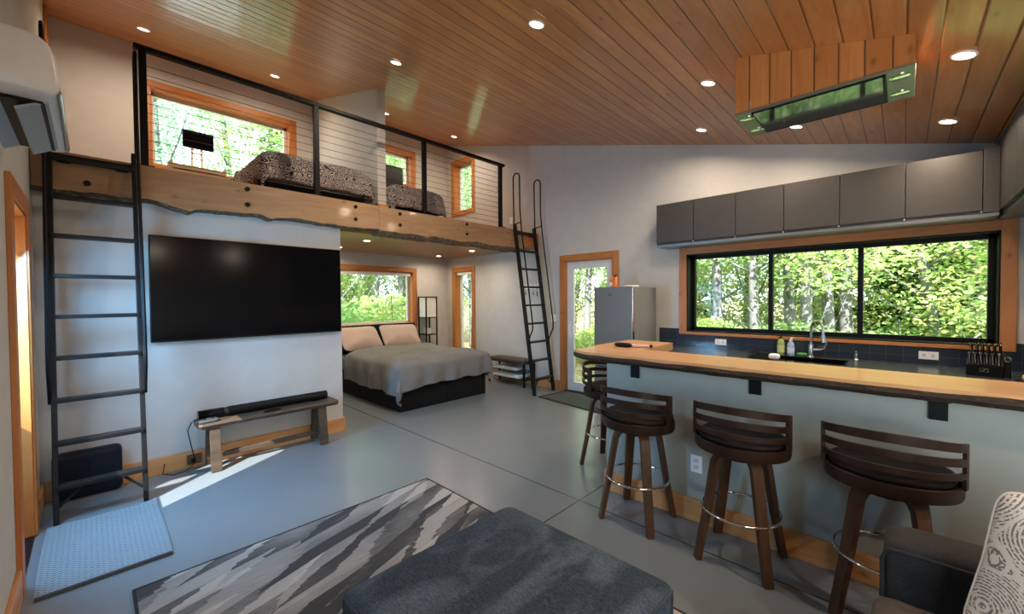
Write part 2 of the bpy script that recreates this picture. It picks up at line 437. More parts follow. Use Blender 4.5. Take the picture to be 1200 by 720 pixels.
window_y(3, H_LW)
w4 = window_x(4, H_BW); MB().box(XF-.08, XF-.03, 2.02, 4.44, 1.96, 2.02, .01).build('blind_cassette', WHITE, w4)
window_x(5, H_BL, .095)
window_x(6, H_BL2)
wn = thing('window_7', (1.8, YL, .1), kind='structure')  # unseen window added behind the camera to bring in fill daylight
b = MB(); f0, f1 = YL-.11, YL-.05
b.box(.8, .86, f0, f1, .1, 1.9).box(2.74, 2.8, f0, f1, .1, 1.9).box(1.77, 1.83, f0, f1, .1, 1.9).box(.8, 2.8, f0, f1, .1, .16).box(.8, 2.8, f0, f1, 1.84, 1.9).build('frame', WHITEM, wn)
# far glass door
dr = thing('door_1', (-3.5, YR, 0), kind='structure')
MB().box(-4.04, -3.945, YR-.022, YR, 0, 2.195, .003).box(-3.07, -2.975, YR-.022, YR, 0, 2.195, .003).build('trim', FIR, dr)
MB().box(-3.945, -3.07, YR-.022, YR, 2.10, 2.195, .003).build('trim', FIRX, dr)
MB().box(-3.945, -3.925, YR-.01, YR+.1, 0, 2.10).box(-3.09, -3.07, YR-.01, YR+.1, 0, 2.10).box(-3.945, -3.07, YR-.01, YR+.1, 2.08, 2.10).build('jamb', FIR, dr)
b = MB(); q0, q1 = YR+.03, YR+.075
b.box(-3.925, -3.80, q0, q1, .02, 2.08, .004).box(-3.20, -3.09, q0, q1, .02, 2.08, .004).box(-3.80, -3.20, q0, q1, 1.97, 2.08, .004).box(-3.80, -3.20, q0, q1, .02, .16, .004)
leaf = b.build('door_leaf', WHITEM, dr)
MB().box(-3.80, -3.20, YR+.048, YR+.056, .16, 1.97).build('pane', GLASS, leaf)
MB().tube([(-3.86, q0-.005, .90), (-3.86, q0-.04, .92), (-3.86, q0-.045, 1.0), (-3.86, q0-.04, 1.07), (-3.86, q0-.005, 1.09)], .009, 8).box(-3.88, -3.84, q0-.008, q0+.002, .86, 1.13, .004).build('handle', WHITE, leaf)
MB().box(-3.945, -3.07, YR-.03, YR+.1, 0, .02, .004).build('threshold', BLKM, dr)
# glass entry door in the left wall
d2 = thing('door_2', (-3.64, YL, 0), kind='structure')
MB().box(-4.08, -3.98, YL, YL+.022, 0, 2.15, .003).box(-3.30, -3.20, YL, YL+.022, 0, 2.15, .003).build('trim', FIR, d2)
MB().box(-3.98, -3.30, YL, YL+.022, 2.05, 2.15, .003).build('trim', FIRX, d2)
MB().box(-3.98, -3.965, YL-.2, YL+.01, 0, 2.05).box(-3.315, -3.30, YL-.2, YL+.01, 0, 2.05).box(-3.98, -3.30, YL-.2, YL+.01, 2.035, 2.05).build('jamb', FIR, d2)
lf2 = MB().box(-3.965, -3.91, YL-.2, YL-.15, .02, 2.035).box(-3.37, -3.315, YL-.2, YL-.15, .02, 2.035).box(-3.91, -3.37, YL-.2, YL-.15, 1.98, 2.035).box(-3.91, -3.37, YL-.19, YL-.16, .02, .86).build('door_leaf', WHITEM, d2)
MB().box(-3.91, -3.37, YL-.178, YL-.172, .86, 1.98).build('pane', GLASS, lf2)
MB().box(-3.98, -3.30, YL-.2, YL+.01, 0, .015).build('threshold', BLKM, d2)

# ------------------------------------------------------------------ loft timbers
def timber(name, y0, y1, ztop, zbot, knots, label, dark):
    t = thing(name, (-4.56, (y0+y1)/2, zbot), label, 'beam')
    n = int((y1-y0)/.025); front = -4.50; back = -4.70
    wood_r = []; bark_r = []
    for i in range(n+1):
        y = y0+(y1-y0)*i/n
        e = zbot+.022*nz((y*2.1, 3.7, dark))+.014*nz((y*7, 1.1, dark))+.006*nz((y*21, 5, dark))
        for ky, kw, kd in knots: e -= kd*math.exp(-((y-ky)/kw)**2)
        edge = e+(.055+.025*nz((y*4, 9, 2)) if dark else .014+.010*nz((y*5, 2, 7)))
        wood_r.append([Vector((back, y, ztop)), Vector((back, y, edge)), Vector((front, y, edge)), Vector((front, y, ztop))])
        o = .012*nz((y*13, 4, 4))
        bark_r.append([Vector((back, y, edge)), Vector((back, y, e+.01)), Vector((-4.6, y, e-.004)), Vector((-4.535+o, y, e)), Vector((front-.012+o, y, (e+edge)/2)), Vector((front, y, edge))])
    MB().loft(wood_r).build('timber', BEAM, t)
    MB().loft(bark_r).build('bark_edge', BARK2, t, True, 60)
    return t
tb = timber('loft_beam', YL+.005, 2.398, 2.615, 2.318, [(.55, .10, .035), (.62, .03, .02), (1.25, .05, .03), (1.75, .05, .012)], 'longer live-edge timber at loft edge above the television, pale with bolts', 0)
tb2 = timber('loft_beam', 2.402, 4.93, 2.612, 2.268, [(4.25, .1, .02), (3.0, .15, .012)], 'shorter live-edge timber at loft edge over the bed, with rough bark underside', 1)
for y, z in ((0, 2.404), (1.054, 2.558), (1.054, 2.412), (2.112, 2.558), (2.112, 2.418)):
    MB().cyl((-4.503, y, z), (-4.488, y, z), .021, 12).build('bolt', BLK, tb)
for y, z in ((2.678, 2.559), (2.678, 2.422), (3.748, 2.568), (3.748, 2.428)):
    MB().cyl((-4.503, y, z), (-4.488, y, z), .021, 12).build('bolt', BLK, tb2)

# ------------------------------------------------------------------ loft railing
rl = thing('cable_railing', (-4.56, 2.4, 2.614), 'long black loft railing with horizontal steel cables and four posts', 'railing')
PY = (.335, 1.715, 3.08, 4.48)
for y in PY:
    MB().box(-4.585, -4.535, y-.025, y+.025, 2.617, 3.58, .003).build('post', BLK, rl)
    MB().box(-4.62, -4.51, y-.06, y+.06, 2.617, 2.627, .002).build('base_plate', BLK, rl)
MB().box(-4.59, -4.53, .28, 4.56, 3.575, 3.612, .004).build('top_rail', BLK, rl)
for i in range(11):
    z = 2.69+i*.077
    MB().tube([(-4.56, .335, z), (-4.56, 4.48, z)], .0028, 6).build('cable', CABLE, rl)

# ------------------------------------------------------------------ ladders
def ladder(y0, y1, label, nr, xt=-4.47, xb=-4.08, zt=2.62, hook=True):
    t = thing('loft_ladder', ((xb), (y0+y1)/2, 0), label, 'ladder')
    def X(z): return xb+(xt-xb)*z/zt
    for y in (y0, y1):
        MB().bar((X(0), y, 0.0), (X(zt+.06), y, zt+.06), .028, .062, (1, 0, .15), .004).build('stile', BLKM, t)
    for k in range(nr):
        z = .245+k*(zt-.06-.245)/(nr-1)
        MB().box(X(z)-.045, X(z)+.045, y0, y1, z-.022, z+.006, .004).build('rung', BLKM, t)
    for y, s in ((y0, 1), (y1, -1)):
        MB().tube([(X(.10)+.0, y+s*.015, .11), (X(.225), y+s*.13, .23)], .009, 8).build('brace', BLKM, t)
        # handrail: closed loop above the loft edge, then a long grab rail that bends back to the stile
        yo = y-s*.018
        fx = .15; top = zt+.86; r = .068
        xl = X(zt+.05)
        pts = [(xl, yo, zt+.03), (xl-.005, yo, zt+.3), (xl-.012, yo, top-r)]
        for a in range(1, 9):
            th = PI-PI*a/8; pts.append((xl-.012+r+r*math.cos(th), yo, top-r+r*math.sin(th)))
        pts += [(xl+2*r-.008, yo, zt+.3), (X(zt)+fx, yo, zt-.02), (X(2.0)+fx, yo, 2.0), (X(1.12)+fx, yo, 1.12), (X(1.0)+fx-.02, yo, 1.02), (X(.86)+.03, yo, .86), (X(.80)+.01, yo, .80)]
        MB().tube(pts, .011, 8).build('handrail', BLK, t, True)
        MB().tube([(xl, yo, zt+.06), (xl+2*r, yo, zt+.08)], .009, 8).build('handrail_link', BLK, t)
    # hooks over the timber
    if hook:
        MB().tube([(xt-.02, y0, 2.58), (xt-.02, y1, 2.58)], .014, 8).build('hook_bar', BLK, t)
        for y in (y0+.07, y1-.07): MB().box(-4.50, xt-.005, y-.035, y+.035, 2.53, 2.59, .003).build('mounting_bracket', BLK, t)
    return t
ladder(-.187, .262, 'black steel loft ladder beside the television, standing on the left', 9)
ladder(4.72, 5.19, 'black steel loft ladder near the glass door, behind the bed corner', 9)

# ------------------------------------------------------------------ television, bench, soundbar
tv = thing('television', (-4.6, 1.15, 1.145), 'large wall-mounted black flat television', 'television')
MB().box(-4.585, -4.552, .345, 1.955, 1.148, 2.06, .006).build('cabinet', BLK, tv)
MB().box(-4.5535, -4.5505, .353, 1.947, 1.165, 2.052).build('screen', BLKG, tv)
MB().box(-4.62, -4.585, .8, 1.5, 1.4, 1.8).build('wall_mount', BLK, tv)

WOODB = wood('dark_stained_bench_wood', (.046, .030, .020), (.105, .072, .046), 'Y', 0, .5, True)
be = thing('bench', (-4.45, 1.2, 0), 'long dark live-edge wooden bench under the television', 'bench')
rings = []
for i in range(61):
    y = .625+1.19*i/60
    f = -4.325+.014*nz((y*3, 7, 1))+.005*nz((y*14, 2, 1)); bk = -4.585+.008*nz((y*4, 1, 3))
    if i in (0, 60): f -= .012
    rings.append([Vector((bk, y, .385)), Vector((f-.018, y, .385)), Vector((f, y, .415)), Vector((f-.006, y, .432)), Vector((bk, y, .432))])
MB().loft(rings).build('seat_slab', WOODB, be)
for y in (.74, 1.66):
    for xt_, xb_ in ((-4.375, -4.325), (-4.535, -4.585)):
        MB().bar((xb_, y, 0), (xt_, y, .386), .075, .042, (1, 0, .12), .004).build('leg', WOODB, be)
    MB().box(-4.56, -4.35, y-.03, y+.03, .36, .386, .002).build('cleat', WOODB, be)
MB().box(-4.475, -4.435, .74, 1.66, .085, .125, .003).build('stretcher', WOODB, be)
sb = thing('soundbar', (-4.5, 1.18, .432), 'round black soundbar lying along the bench', 'soundbar')
MB().tube([(-4.50, .64, .478), (-4.50, .83, .478)], .043, 20).build('end_section', BLKG, sb, True)
MB().tube([(-4.50, .865, .478), (-4.50, 1.755, .478)], .043, 20).build('speaker_grille', BLK, sb, True)
MB().tube([(-4.50, .83, .478), (-4.50, .865, .478)], .039, 20).build('display_band', BLKM, sb, True)
for y in (.70, 1.6): MB().box(-4.53, -4.47, y, y+.08, .4325, .437).build('foot', BLK, sb)
rm = thing('remote_control', (-4.38, 1.22, .432), 'small black remote control on the bench seat', 'remote control')
MB().box(-4.40, -4.36, 1.13, 1.27, .433, .447, .006).build('body', BLK, rm)
MB().lathe([(.012, 0), (.012, .003)], (-4.38, 1.20, .447), 12).build('button', BLKM, rm)
gp = thing('game_controller', (-4.40, .665, .432), 'grey controller lying at the left end of the bench', 'controller')
MB().superell((-4.40, .70, .447), (.05, .075, .014), .5, .5, 20, 10).build('body', plain('dark_grey_plastic', (.06, .065, .07), .4), gp, True)
for y in (.67, .73): MB().lathe([(.012, 0), (.010, .009)], (-4.385, y, .459), 10).build('thumbstick', BLK, gp)
pc = MB().tube([(-4.597, .42, .09), (-4.55, .40, .02), (-4.5, .46, .008), (-4.52, .56, .01), (-4.58, .63, .05), (-4.56, .60, .2), (-4.55, .575, .35), (-4.53, .60, .42), (-4.515, .66, .455)], .004, 6).build('power_cord', BLK, None, True)
tag(pc, 'thin black power cord running from baseboard up to the bench end', 'cord')
ol = thing('wall_outlet', (XT+.02, .62, .06), 'black baseboard outlet below the left end of the bench', 'outlet')
MB().box(XT+.02, XT+.026, .57, .68, .03, .12, .003).build('cover_plate', plain('brown_outlet', (.10, .05, .025), .5), ol)
MB().box(XT+.026, XT+.05, .60, .63, .05, .08, .003).build('plug', BLK, ol)
ol['label'] = 'brown baseboard outlet behind the left bench leg'
# black case behind the ladder
ca = thing('storage_case', (-4.53, -.03, 0), 'dark navy rounded hard case standing behind the left ladder', 'case')
CASE = plain('navy_hard_shell', (.006, .009, .018), .45, 0, .2, Specular_IOR_Level=.2)
Mr = Matrix.Translation((-4.54, -.035, .18)) @ Matrix.Rotation(-.0, 4, 'Y')
sh_ = MB().box(-.06, .055, -.19, .19, -.178, .178, .05, Mr, 5).build('shell', CASE, ca, True)
MB().box(.055, .059, .0, .008, .02, .11, .001, Mr).build('slot', BLK, sh_)
MB().box(.054, .060, -.05, .025, -.10, -.04, .003, Mr).build('latch', BLK, sh_)

# ------------------------------------------------------------------ mats and rug
def m_mat():
    g = G('woven_blue_grey_cotton'); v = g.coord()
    c = g.sep(v); zig = g.math('MULTIPLY', g.math('PINGPONG', c[1], .012), .9)
    a = g.math('SINE', g.math('MULTIPLY', g.math('ADD', c[0], zig), 2*PI/.026))
    k = g.math('SINE', g.math('MULTIPLY', c[1], 2*PI/.024)); n = g.noise(v, 120, 3, .7)
    f = g.math('ADD', g.math('ADD', g.math('MULTIPLY', a, .30), g.math('MULTIPLY', k, .06)), g.math('ADD', g.math('MULTIPLY', n, .6), .2))
    g.bump(f, .8, .008); return g.set(g.ramp(f, [(.1, (.10, .135, .165)), (.8, (.29, .345, .38))]), .95)
mt = thing('woven_mat', (-3.55, .03, 0), 'blue-grey woven mat on the floor at the foot of the left ladder', 'mat')
def matf(u, v):
    x = -4.02+.92*u; y = -.225+.535*v
    y += .015*math.sin(u*3)*(v-.5); x += .02*(v-.5)*(1-u)
    z = .014+.004*nz((x*9, y*9, 0))
    if u < .12 and v > .8: z += .02*(v-.8)/.2*(1-u/.12)
    return (x, y, z)
b = MB().grid(matf, 46, 26)
ext = bmesh.ops.extrude_face_region(b.b, geom=list(b.b.faces))
for v in [g_ for g_ in ext['geom'] if isinstance(g_, bmesh.types.BMVert)]: v.co.z = .0015
b.build('weave', m_mat(), mt, True, 70)
MB().box(-3.115, -3.098, -.225, .31, .002, .022, .006).build('hem', plain('slate_hem', (.06, .075, .09), .9), mt)

def m_rug():
    g = G('abstract_grey_rug'); v = g.coord(rot=(0, 0, -.25)); c = g.sep(v)
    def layer(wd, ln, slant, seed):
        wob = g.math('MULTIPLY', g.noise(g.coord((1.2, 1, 1), loc=(seed, 0, 0)), 1.2, 1), wd*.9)
        q = g.math('DIVIDE', g.math('ADD', c[0], wob), wd); ix = g.math('FLOOR', q); fx = g.math('FRACT', q)
        jag = g.math('MULTIPLY', g.noise(g.coord((30, .6, 1), loc=(seed, 2, 0)), 1.2, 1), .16)
        y = g.math('ADD', g.math('DIVIDE', g.math('ADD', g.math('ADD', c[1], g.math('MULTIPLY', fx, slant)), jag), ln), g.math('MULTIPLY', g.white(g.math('ADD', ix, seed)), 9.0))
        return g.white(g.math('ADD', g.math('MULTIPLY', ix, 17.3), g.math('ADD', g.math('FLOOR', y), seed*3.1)))
    A = layer(.24, .55, .45, 1.0); B = layer(.10, .34, .30, 5.0)
    big = g.noise(g.coord((1.2, .8, 1), loc=(3, 1, 0)), 1.5, 2)
    f = g.math('ADD', g.math('ADD', g.math('MULTIPLY', A, .42), g.math('MULTIPLY', g.math('GREATER_THAN', B, .72), .30)), g.math('MULTIPLY', g.math('SUBTRACT', big, .5), .7))
    f = g.math('SUBTRACT', f, g.math('MULTIPLY', g.math('LESS_THAN', B, .24), .30))
    fine = g.noise(g.coord((46, 3, 1)), 3, 4, .7)
    f = g.math('ADD', f, g.math('MULTIPLY', g.math('SUBTRACT', fine, .5), .42))
    col = g.ramp(f, [(.0, (.03, .031, .033)), (.08, (.085, .087, .09)), (.22, (.20, .20, .20)), (.52, (.40, .39, .37))])
    pile = g.noise(g.coord(), 260, 2); g.bump(pile, .4, .003)
    col = g.mix(g.math('MULTIPLY', pile, .3), col, (.06, .06, .06))
    return g.set(col, .95)
rg = thing('area_rug', (-1.6, 1.0, 0), 'large grey abstract-patterned area rug under the ottoman', 'rug')
MB().box(-2.838, -.14, .132, 1.908, .001, .012, .003).build('pile', m_rug(), rg)
MB().box(-2.85, -2.838, .12, 1.92, .0005, .013, .003).box(-.14, -.128, .12, 1.92, .0005, .013, .003).box(-2.838, -.14, .12, .132, .0005, .013, .003).box(-2.838, -.14, 1.908, 1.92, .0005, .013, .003).build('binding', plain('black_binding', (.012, .012, .013), .9), rg)
dm = thing('door_mat', (-3.4, 4.95, 0), 'flat grey door mat with dark border before the far glass door', 'door mat')
Mdm = Matrix.Translation((-3.36, 4.95, 0)) @ Matrix.Rotation(-.12, 4, 'Z')
MB().box(-.56, .56, -.29, .29, .001, .010, .003, Mdm).build('pad', plain('grey_mat_pile', (.085, .09, .095), .95, 0, .3, 120, .3), dm)
MB().box(-.60, -.56, -.33, .33, .001, .012, .003, Mdm).box(.56, .60, -.33, .33, .001, .012, .003, Mdm).box(-.56, .56, .29, .33, .001, .012, .003, Mdm).box(-.56, .56, -.33, -.29, .001, .012, .003, Mdm).build('border', plain('black_rubber', (.012, .012, .012), .8), dm)

# ------------------------------------------------------------------ ottoman, sofa, cushion
def m_otto():
    g = G('navy_grey_chenille_nap'); n = g.noise(g.coord(), 110, 3, .8); st = g.noise(g.coord((6, 40, 20), rot=(0, 0, .5)), 5, 3, .75)
    br = g.noise(g.coord((1, .45, 1), rot=(0, 0, .6)), 3.2, 3, .5, 1.4)
    patch = g.ramp(br, [(.42, (0, 0, 0)), (.58, (1, 1, 1))])
    f = g.math('ADD', g.math('MULTIPLY', n, .6), g.math('MULTIPLY', st, .4))
    dark = g.ramp(f, [(.36, (.010, .018, .032)), (.66, (.048, .074, .108))]); lite = g.ramp(f, [(.36, (.028, .046, .070)), (.66, (.105, .150, .205))])
    g.bump(f, .5, .004); return g.set(g.mix(patch, dark, lite), .85, 0, Specular_IOR_Level=.2)
ot = thing('ottoman', (-1.05, 1.08, .012), 'large square navy-grey upholstered ottoman on the rug', 'ottoman')
OM = m_otto()
def box_soft(x0, x1, y0, y1, z0, z1, bev, dome=.02, wob=.006, cuts=14):
    b = MB(); t = bmesh.new(); bmesh.ops.create_cube(t, size=1)
    bmesh.ops.subdivide_edges(t, edges=list(t.edges), cuts=cuts, use_grid_fill=True)
    hx, hy, hz = (x1-x0)/2, (y1-y0)/2, (z1-z0)/2; c = Vector(((x0+x1)/2, (y0+y1)/2, (z0+z1)/2))
    for v in t.verts:
        p = Vector((v.co.x*2*hx, v.co.y*2*hy, v.co.z*2*hz))
        # round the edges: clamp to inner box and push out by bev
        q = Vector((max(-hx+bev, min(hx-bev, p.x)), max(-hy+bev, min(hy-bev, p.y)), max(-hz+bev, min(hz-bev, p.z))))
        d = p-q
        if d.length > 1e-6: p = q+d.normalized()*bev if (abs(d.x) > 1e-6)+(abs(d.y) > 1e-6)+(abs(d.z) > 1e-6) > 1 else p
        u, vv = p.x/hx, p.y/hy
        if p.z > 0: p.z += dome*(1-u*u)*(1-vv*vv)
        p += Vector((nz(p+c, 3.1), nz(p+c+Vector((5, 0, 0)), 3.1), nz(p+c+Vector((0, 9, 0)), 3.1)))*wob
        v.co = p+c
    b.merge(t); return b
ob = box_soft(-1.49, -.61, .62, 1.51, .055, .425, .035, .022, .008).build('body', OM, ot, True, 80)
# welted seams round the top and down the corners
wz = .398
def rr(x0, x1, y0, y1, z, r, n=6):
    pts = []
    for cx_, cy_, a0 in ((x1-r, y1-r, 0), (x0+r, y1-r, 90), (x0+r, y0+r, 180), (x1-r, y0+r, 270)):
        for k in range(n+1):
            a = math.radians(a0+90*k/n); pts.append((cx_+r*math.cos(a), cy_+r*math.sin(a), z))
    return pts
MB().tube(rr(-1.487, -.613, .623, 1.507, .405, .05), .007, 8, closed=True).build('welt', OTTO, ob, True)
for x, y in ((-1.48, .63), (-.62, .63), (-.62, 1.50), (-1.48, 1.50)):
    MB().tube([(x, y, .07), (x, y, .395)], .007, 8).build('corner_seam', OTTO, ob, True)
    MB().box(x-.03 if x < -1 else x-.04, x+.04 if x < -1 else x+.03, y-.03 if y < 1 else y-.04, y+.04 if y < 1 else y+.03, .013, .06, .005).build('foot', BLK, ot)

so = thing('sofa', (.42, 1.2, 0), 'charcoal fabric sofa arm and seat at the lower right corner', 'sofa')
box_soft(-.045, .92, 1.955, 2.17, .09, .625, .045, .012, .004, 12).build('arm', SOFA, so, True, 80)
box_soft(-.045, .92, .12, .335, .09, .625, .045, .012, .004, 12).build('arm', SOFA, so, True, 80)
MB().tube([(-.047, 1.975, .12), (-.049, 1.975, .55), (-.035, 1.972, .592), (.01, 1.955, .602), (.6, 1.950, .602)], .006, 8).build('welt', SOFA, so, True)
box_soft(.72, .95, .33, 1.96, .09, .82, .05, .01, .006, 12).build('back', SOFA, so, True, 80)
box_soft(-.04, .74, .335, 1.955, .09, .30, .03, .0, .004, 12).build('base', SOFA, so, True, 80)
SEATF = fabric('brown_grey_seat_weave', (.05, .04, .036), (.10, .082, .074), 180)
for y0, y1 in ((.34, 1.143), (1.147, 1.95)): box_soft(-.07, .72, y0, y1, .30, .452, .045, .025, .005, 12).build('seat_cushion', SEATF, so, True, 80)
for x in (.02, .88):
    for y in (.2, 2.1): MB().lathe([(.022, 0), (.03, .09)], (x, y, 0), 12).build('leg', BLK, so)
def m_cush():
    g = G('stitched_leaf_pattern'); v = g.coord((1, 1, 1))
    vo = g.n('ShaderNodeTexVoronoi', feature='F1'); g.l(v, vo.inputs['Vector']); vo.inputs['Scale'].default_value = 6.5
    vd = g.n('ShaderNodeTexVoronoi', feature='DISTANCE_TO_EDGE'); g.l(v, vd.inputs['Vector']); vd.inputs['Scale'].default_value = 6.5
    rings = g.math('SINE', g.math('MULTIPLY', vo.outputs['Distance'], 120))
    dots = g.noise(v, 150, 1)
    r = g.math('MULTIPLY', g.math('GREATER_THAN', rings, .0), g.math('GREATER_THAN', dots, .44))
    r = g.math('MULTIPLY', r, g.math('GREATER_THAN', vd.outputs[0], .03))
    return g.set(g.mix(r, (.58, .53, .47), (.16, .145, .13)), .9)
cu = thing('throw_cushion', (.40, 1.80, .46), 'cream throw cushion with dark stitched leaf pattern leaning in the sofa corner', 'cushion')
CUC = Vector((.395, 1.85, .665))
def pil(p):
    u, v = p.x/.235, p.y/.235
    k = max(0, (1-abs(u)**2.2)*(1-abs(v)**2.2)); 
    return Vector((p.x*(1-.06*(1-v*v)), p.y*(1-.06*(1-u*u)), p.z*(.12+.88*k**.5)))
Mc = Matrix.Rotation(math.radians(11), 4, 'Y') @ Matrix.Rotation(math.radians(80), 4, 'X')
MB().superell(CUC, (.235, .235, .085), .7, .28, 48, 20, pil, Mc).build('cover', m_cush(), cu, True, 180)
pts = [Mc @ pil(Vector((.235*math.copysign(abs(math.cos(a))**.28, math.cos(a)), .235*math.copysign(abs(math.sin(a))**.28, math.sin(a)), 0)))+CUC for a in [2*PI*k/48 for k in range(48)]]
MB().tube(pts, .0035, 6, closed=True).build('piping', plain('cream_piping', (.50, .46, .41), .8), cu, True)

# ------------------------------------------------------------------ bar
BY = 2.80
struct(MB().box(-1.67, XK, BY, BY+.13, 0, 1.035).build('wall_bar', BARP)); struct(MB().box(-1.67, -1.54, BY+.13, 3.5, 0, 1.035).build('wall_bar_end', BARP))
bb('baseboard_bar', -1.69, XK, BY-.02, BY, 0, .15, mat=BASEX)
bb('baseboard_bar_end', -1.69, -1.67, BY, 3.5, 0, .15, mat=BASEY)
bt = thing('bar_counter', (-.5, 2.75, 1.04), 'long live-edge wooden bar slab with dark bark front edge', 'counter')
wr, br_ = [], []
N = 140
for i in range(N+1):
    x = -1.86+(XK+1.86)*i/N
    f = 2.525+.018*nz((x*2.2, 1, 4))+.008*nz((x*7, 1, 8))
    if x < -1.62: f += .10*((-1.62-x)/.24)**2
    o = .014*nz((x*9, 6, 3)); lo = 1.035+.006*nz((x*8, 2, 2)); er = 1.083+.006*nz((x*5, 3, 3))
    wr.append([Vector((x, 2.965, 1.04)), Vector((x, f+.05, 1.04)), Vector((x, f+.004, er)), Vector((x, f+.010, 1.10)), Vector((x, 2.965, 1.10))])
    br_.append([Vector((x, f+.075, 1.041)), Vector((x, f+.06, lo-.004)), Vector((x, f+.022+o, lo+.006)), Vector((x, f-.002+o, 1.062)), Vector((x, f+.003, er+.001)), Vector((x, f+.03, er-.002))])
MB().loft(wr).build('slab', BARTOP, bt)
MB().loft(br_).build('bark_edge', BARK, bt, True, 50)
lr = []
for i in range(31):
    y = 2.967+.62*i/30
    a = -1.90+.012*nz((0, y*5, 3)); c = -1.455-.02*i/30
    if i > 24: a += .02*((i-24)/6)**2
    lr.append([Vector((a+.02, y, 1.035)), Vector((c, y, 1.035)), Vector((c, y, 1.099)), Vector((a+.006, y, 1.099)), Vector((a, y, 1.07))])
lt = thing('bar_return', (-1.67, 3.3, 1.035), 'short wooden return slab at the fridge end of the bar', 'counter')
MB().loft(lr).build('slab', BARLEG, lt)
for i, x in enumerate((-1.43, -.645, .124)):
    lab = ('leftmost black bar bracket, above the second stool', 'middle black bar bracket, above the third stool', 'rightmost black bar bracket, above the nearest stool')[i]
    k = thing('bar_bracket', (x, BY, .91), lab, 'bracket', 'black brackets under the bar top')
    MB().box(x-.032, x+.032, BY-.014, BY, .908, 1.032, .002).build('wall_plate', BLK, k)
    MB().box(x-.032, x+.032, BY-.16, BY-.014, 1.020, 1.034, .002).build('support_arm', BLK, k)
def outlet(loc, axis, label, wide=False):
    t = thing('wall_outlet', loc, label, 'outlet'); x, y, z = loc
    w_ = .058 if not wide else .062; h_ = .036 if wide else .058
    w2 = .064 if wide else .037
    MB().box(x-w2, x+w2, y-.006, y, z-h_, z+h_, .002).build('cover_plate', WHITE, t)
    for d in (-.022, .022):
        if wide: MB().box(x+d*1.3-.013, x+d*1.3+.013, y-.008, y-.006, z-.016, z+.016, .001).build('socket', WHITEM, t)
        else: MB().box(x-.016, x+.016, y-.008, y-.006, z+d-.013, z+d+.013, .001).build('socket', WHITEM, t)
        for e in (-.005, .005):
            if wide: MB().box(x+d*1.3-.004, x+d*1.3+.004, y-.009, y-.008, z+e-.001, z+e+.001).build('slot', BLK, t)
            else: MB().box(x+e-.001, x+e+.001, y-.009, y-.008, z+d-.004, z+d+.004).build('slot', BLK, t)
outlet((-.99, BY, .385), 'y', 'white outlet low on the bar wall behind the third stool')
outlet((-1.6, YR-.012, .955), 'y', 'white wide outlet on the tiles left of the soap bottles', True)
outlet((.168, YR-.012, .955), 'y', 'white wide outlet on the tiles left of the knife block', True)
br2 = thing('lint_brush', (-1.56, 3.05, 1.1), 'black and pink handled brush lying on the bar top', 'brush')
MB().superell((-1.65, 3.02, 1.117), (.075, .026, .017), .6, .6, 20, 10).build('bristle_head', BLK, br2, True)
MB().tube([(-1.60, 3.035, 1.113), (-1.52, 3.075, 1.112), (-1.46, 3.10, 1.112)], [.013, .011, .012], 10).build('grip', plain('pale_pink_plastic', (.62, .42, .36), .4), br2, True)
MB().tube([(-1.46, 3.10, 1.112), (-1.44, 3.108, 1.112)], .012, 10).build('end_cap', BLK, br2, True)

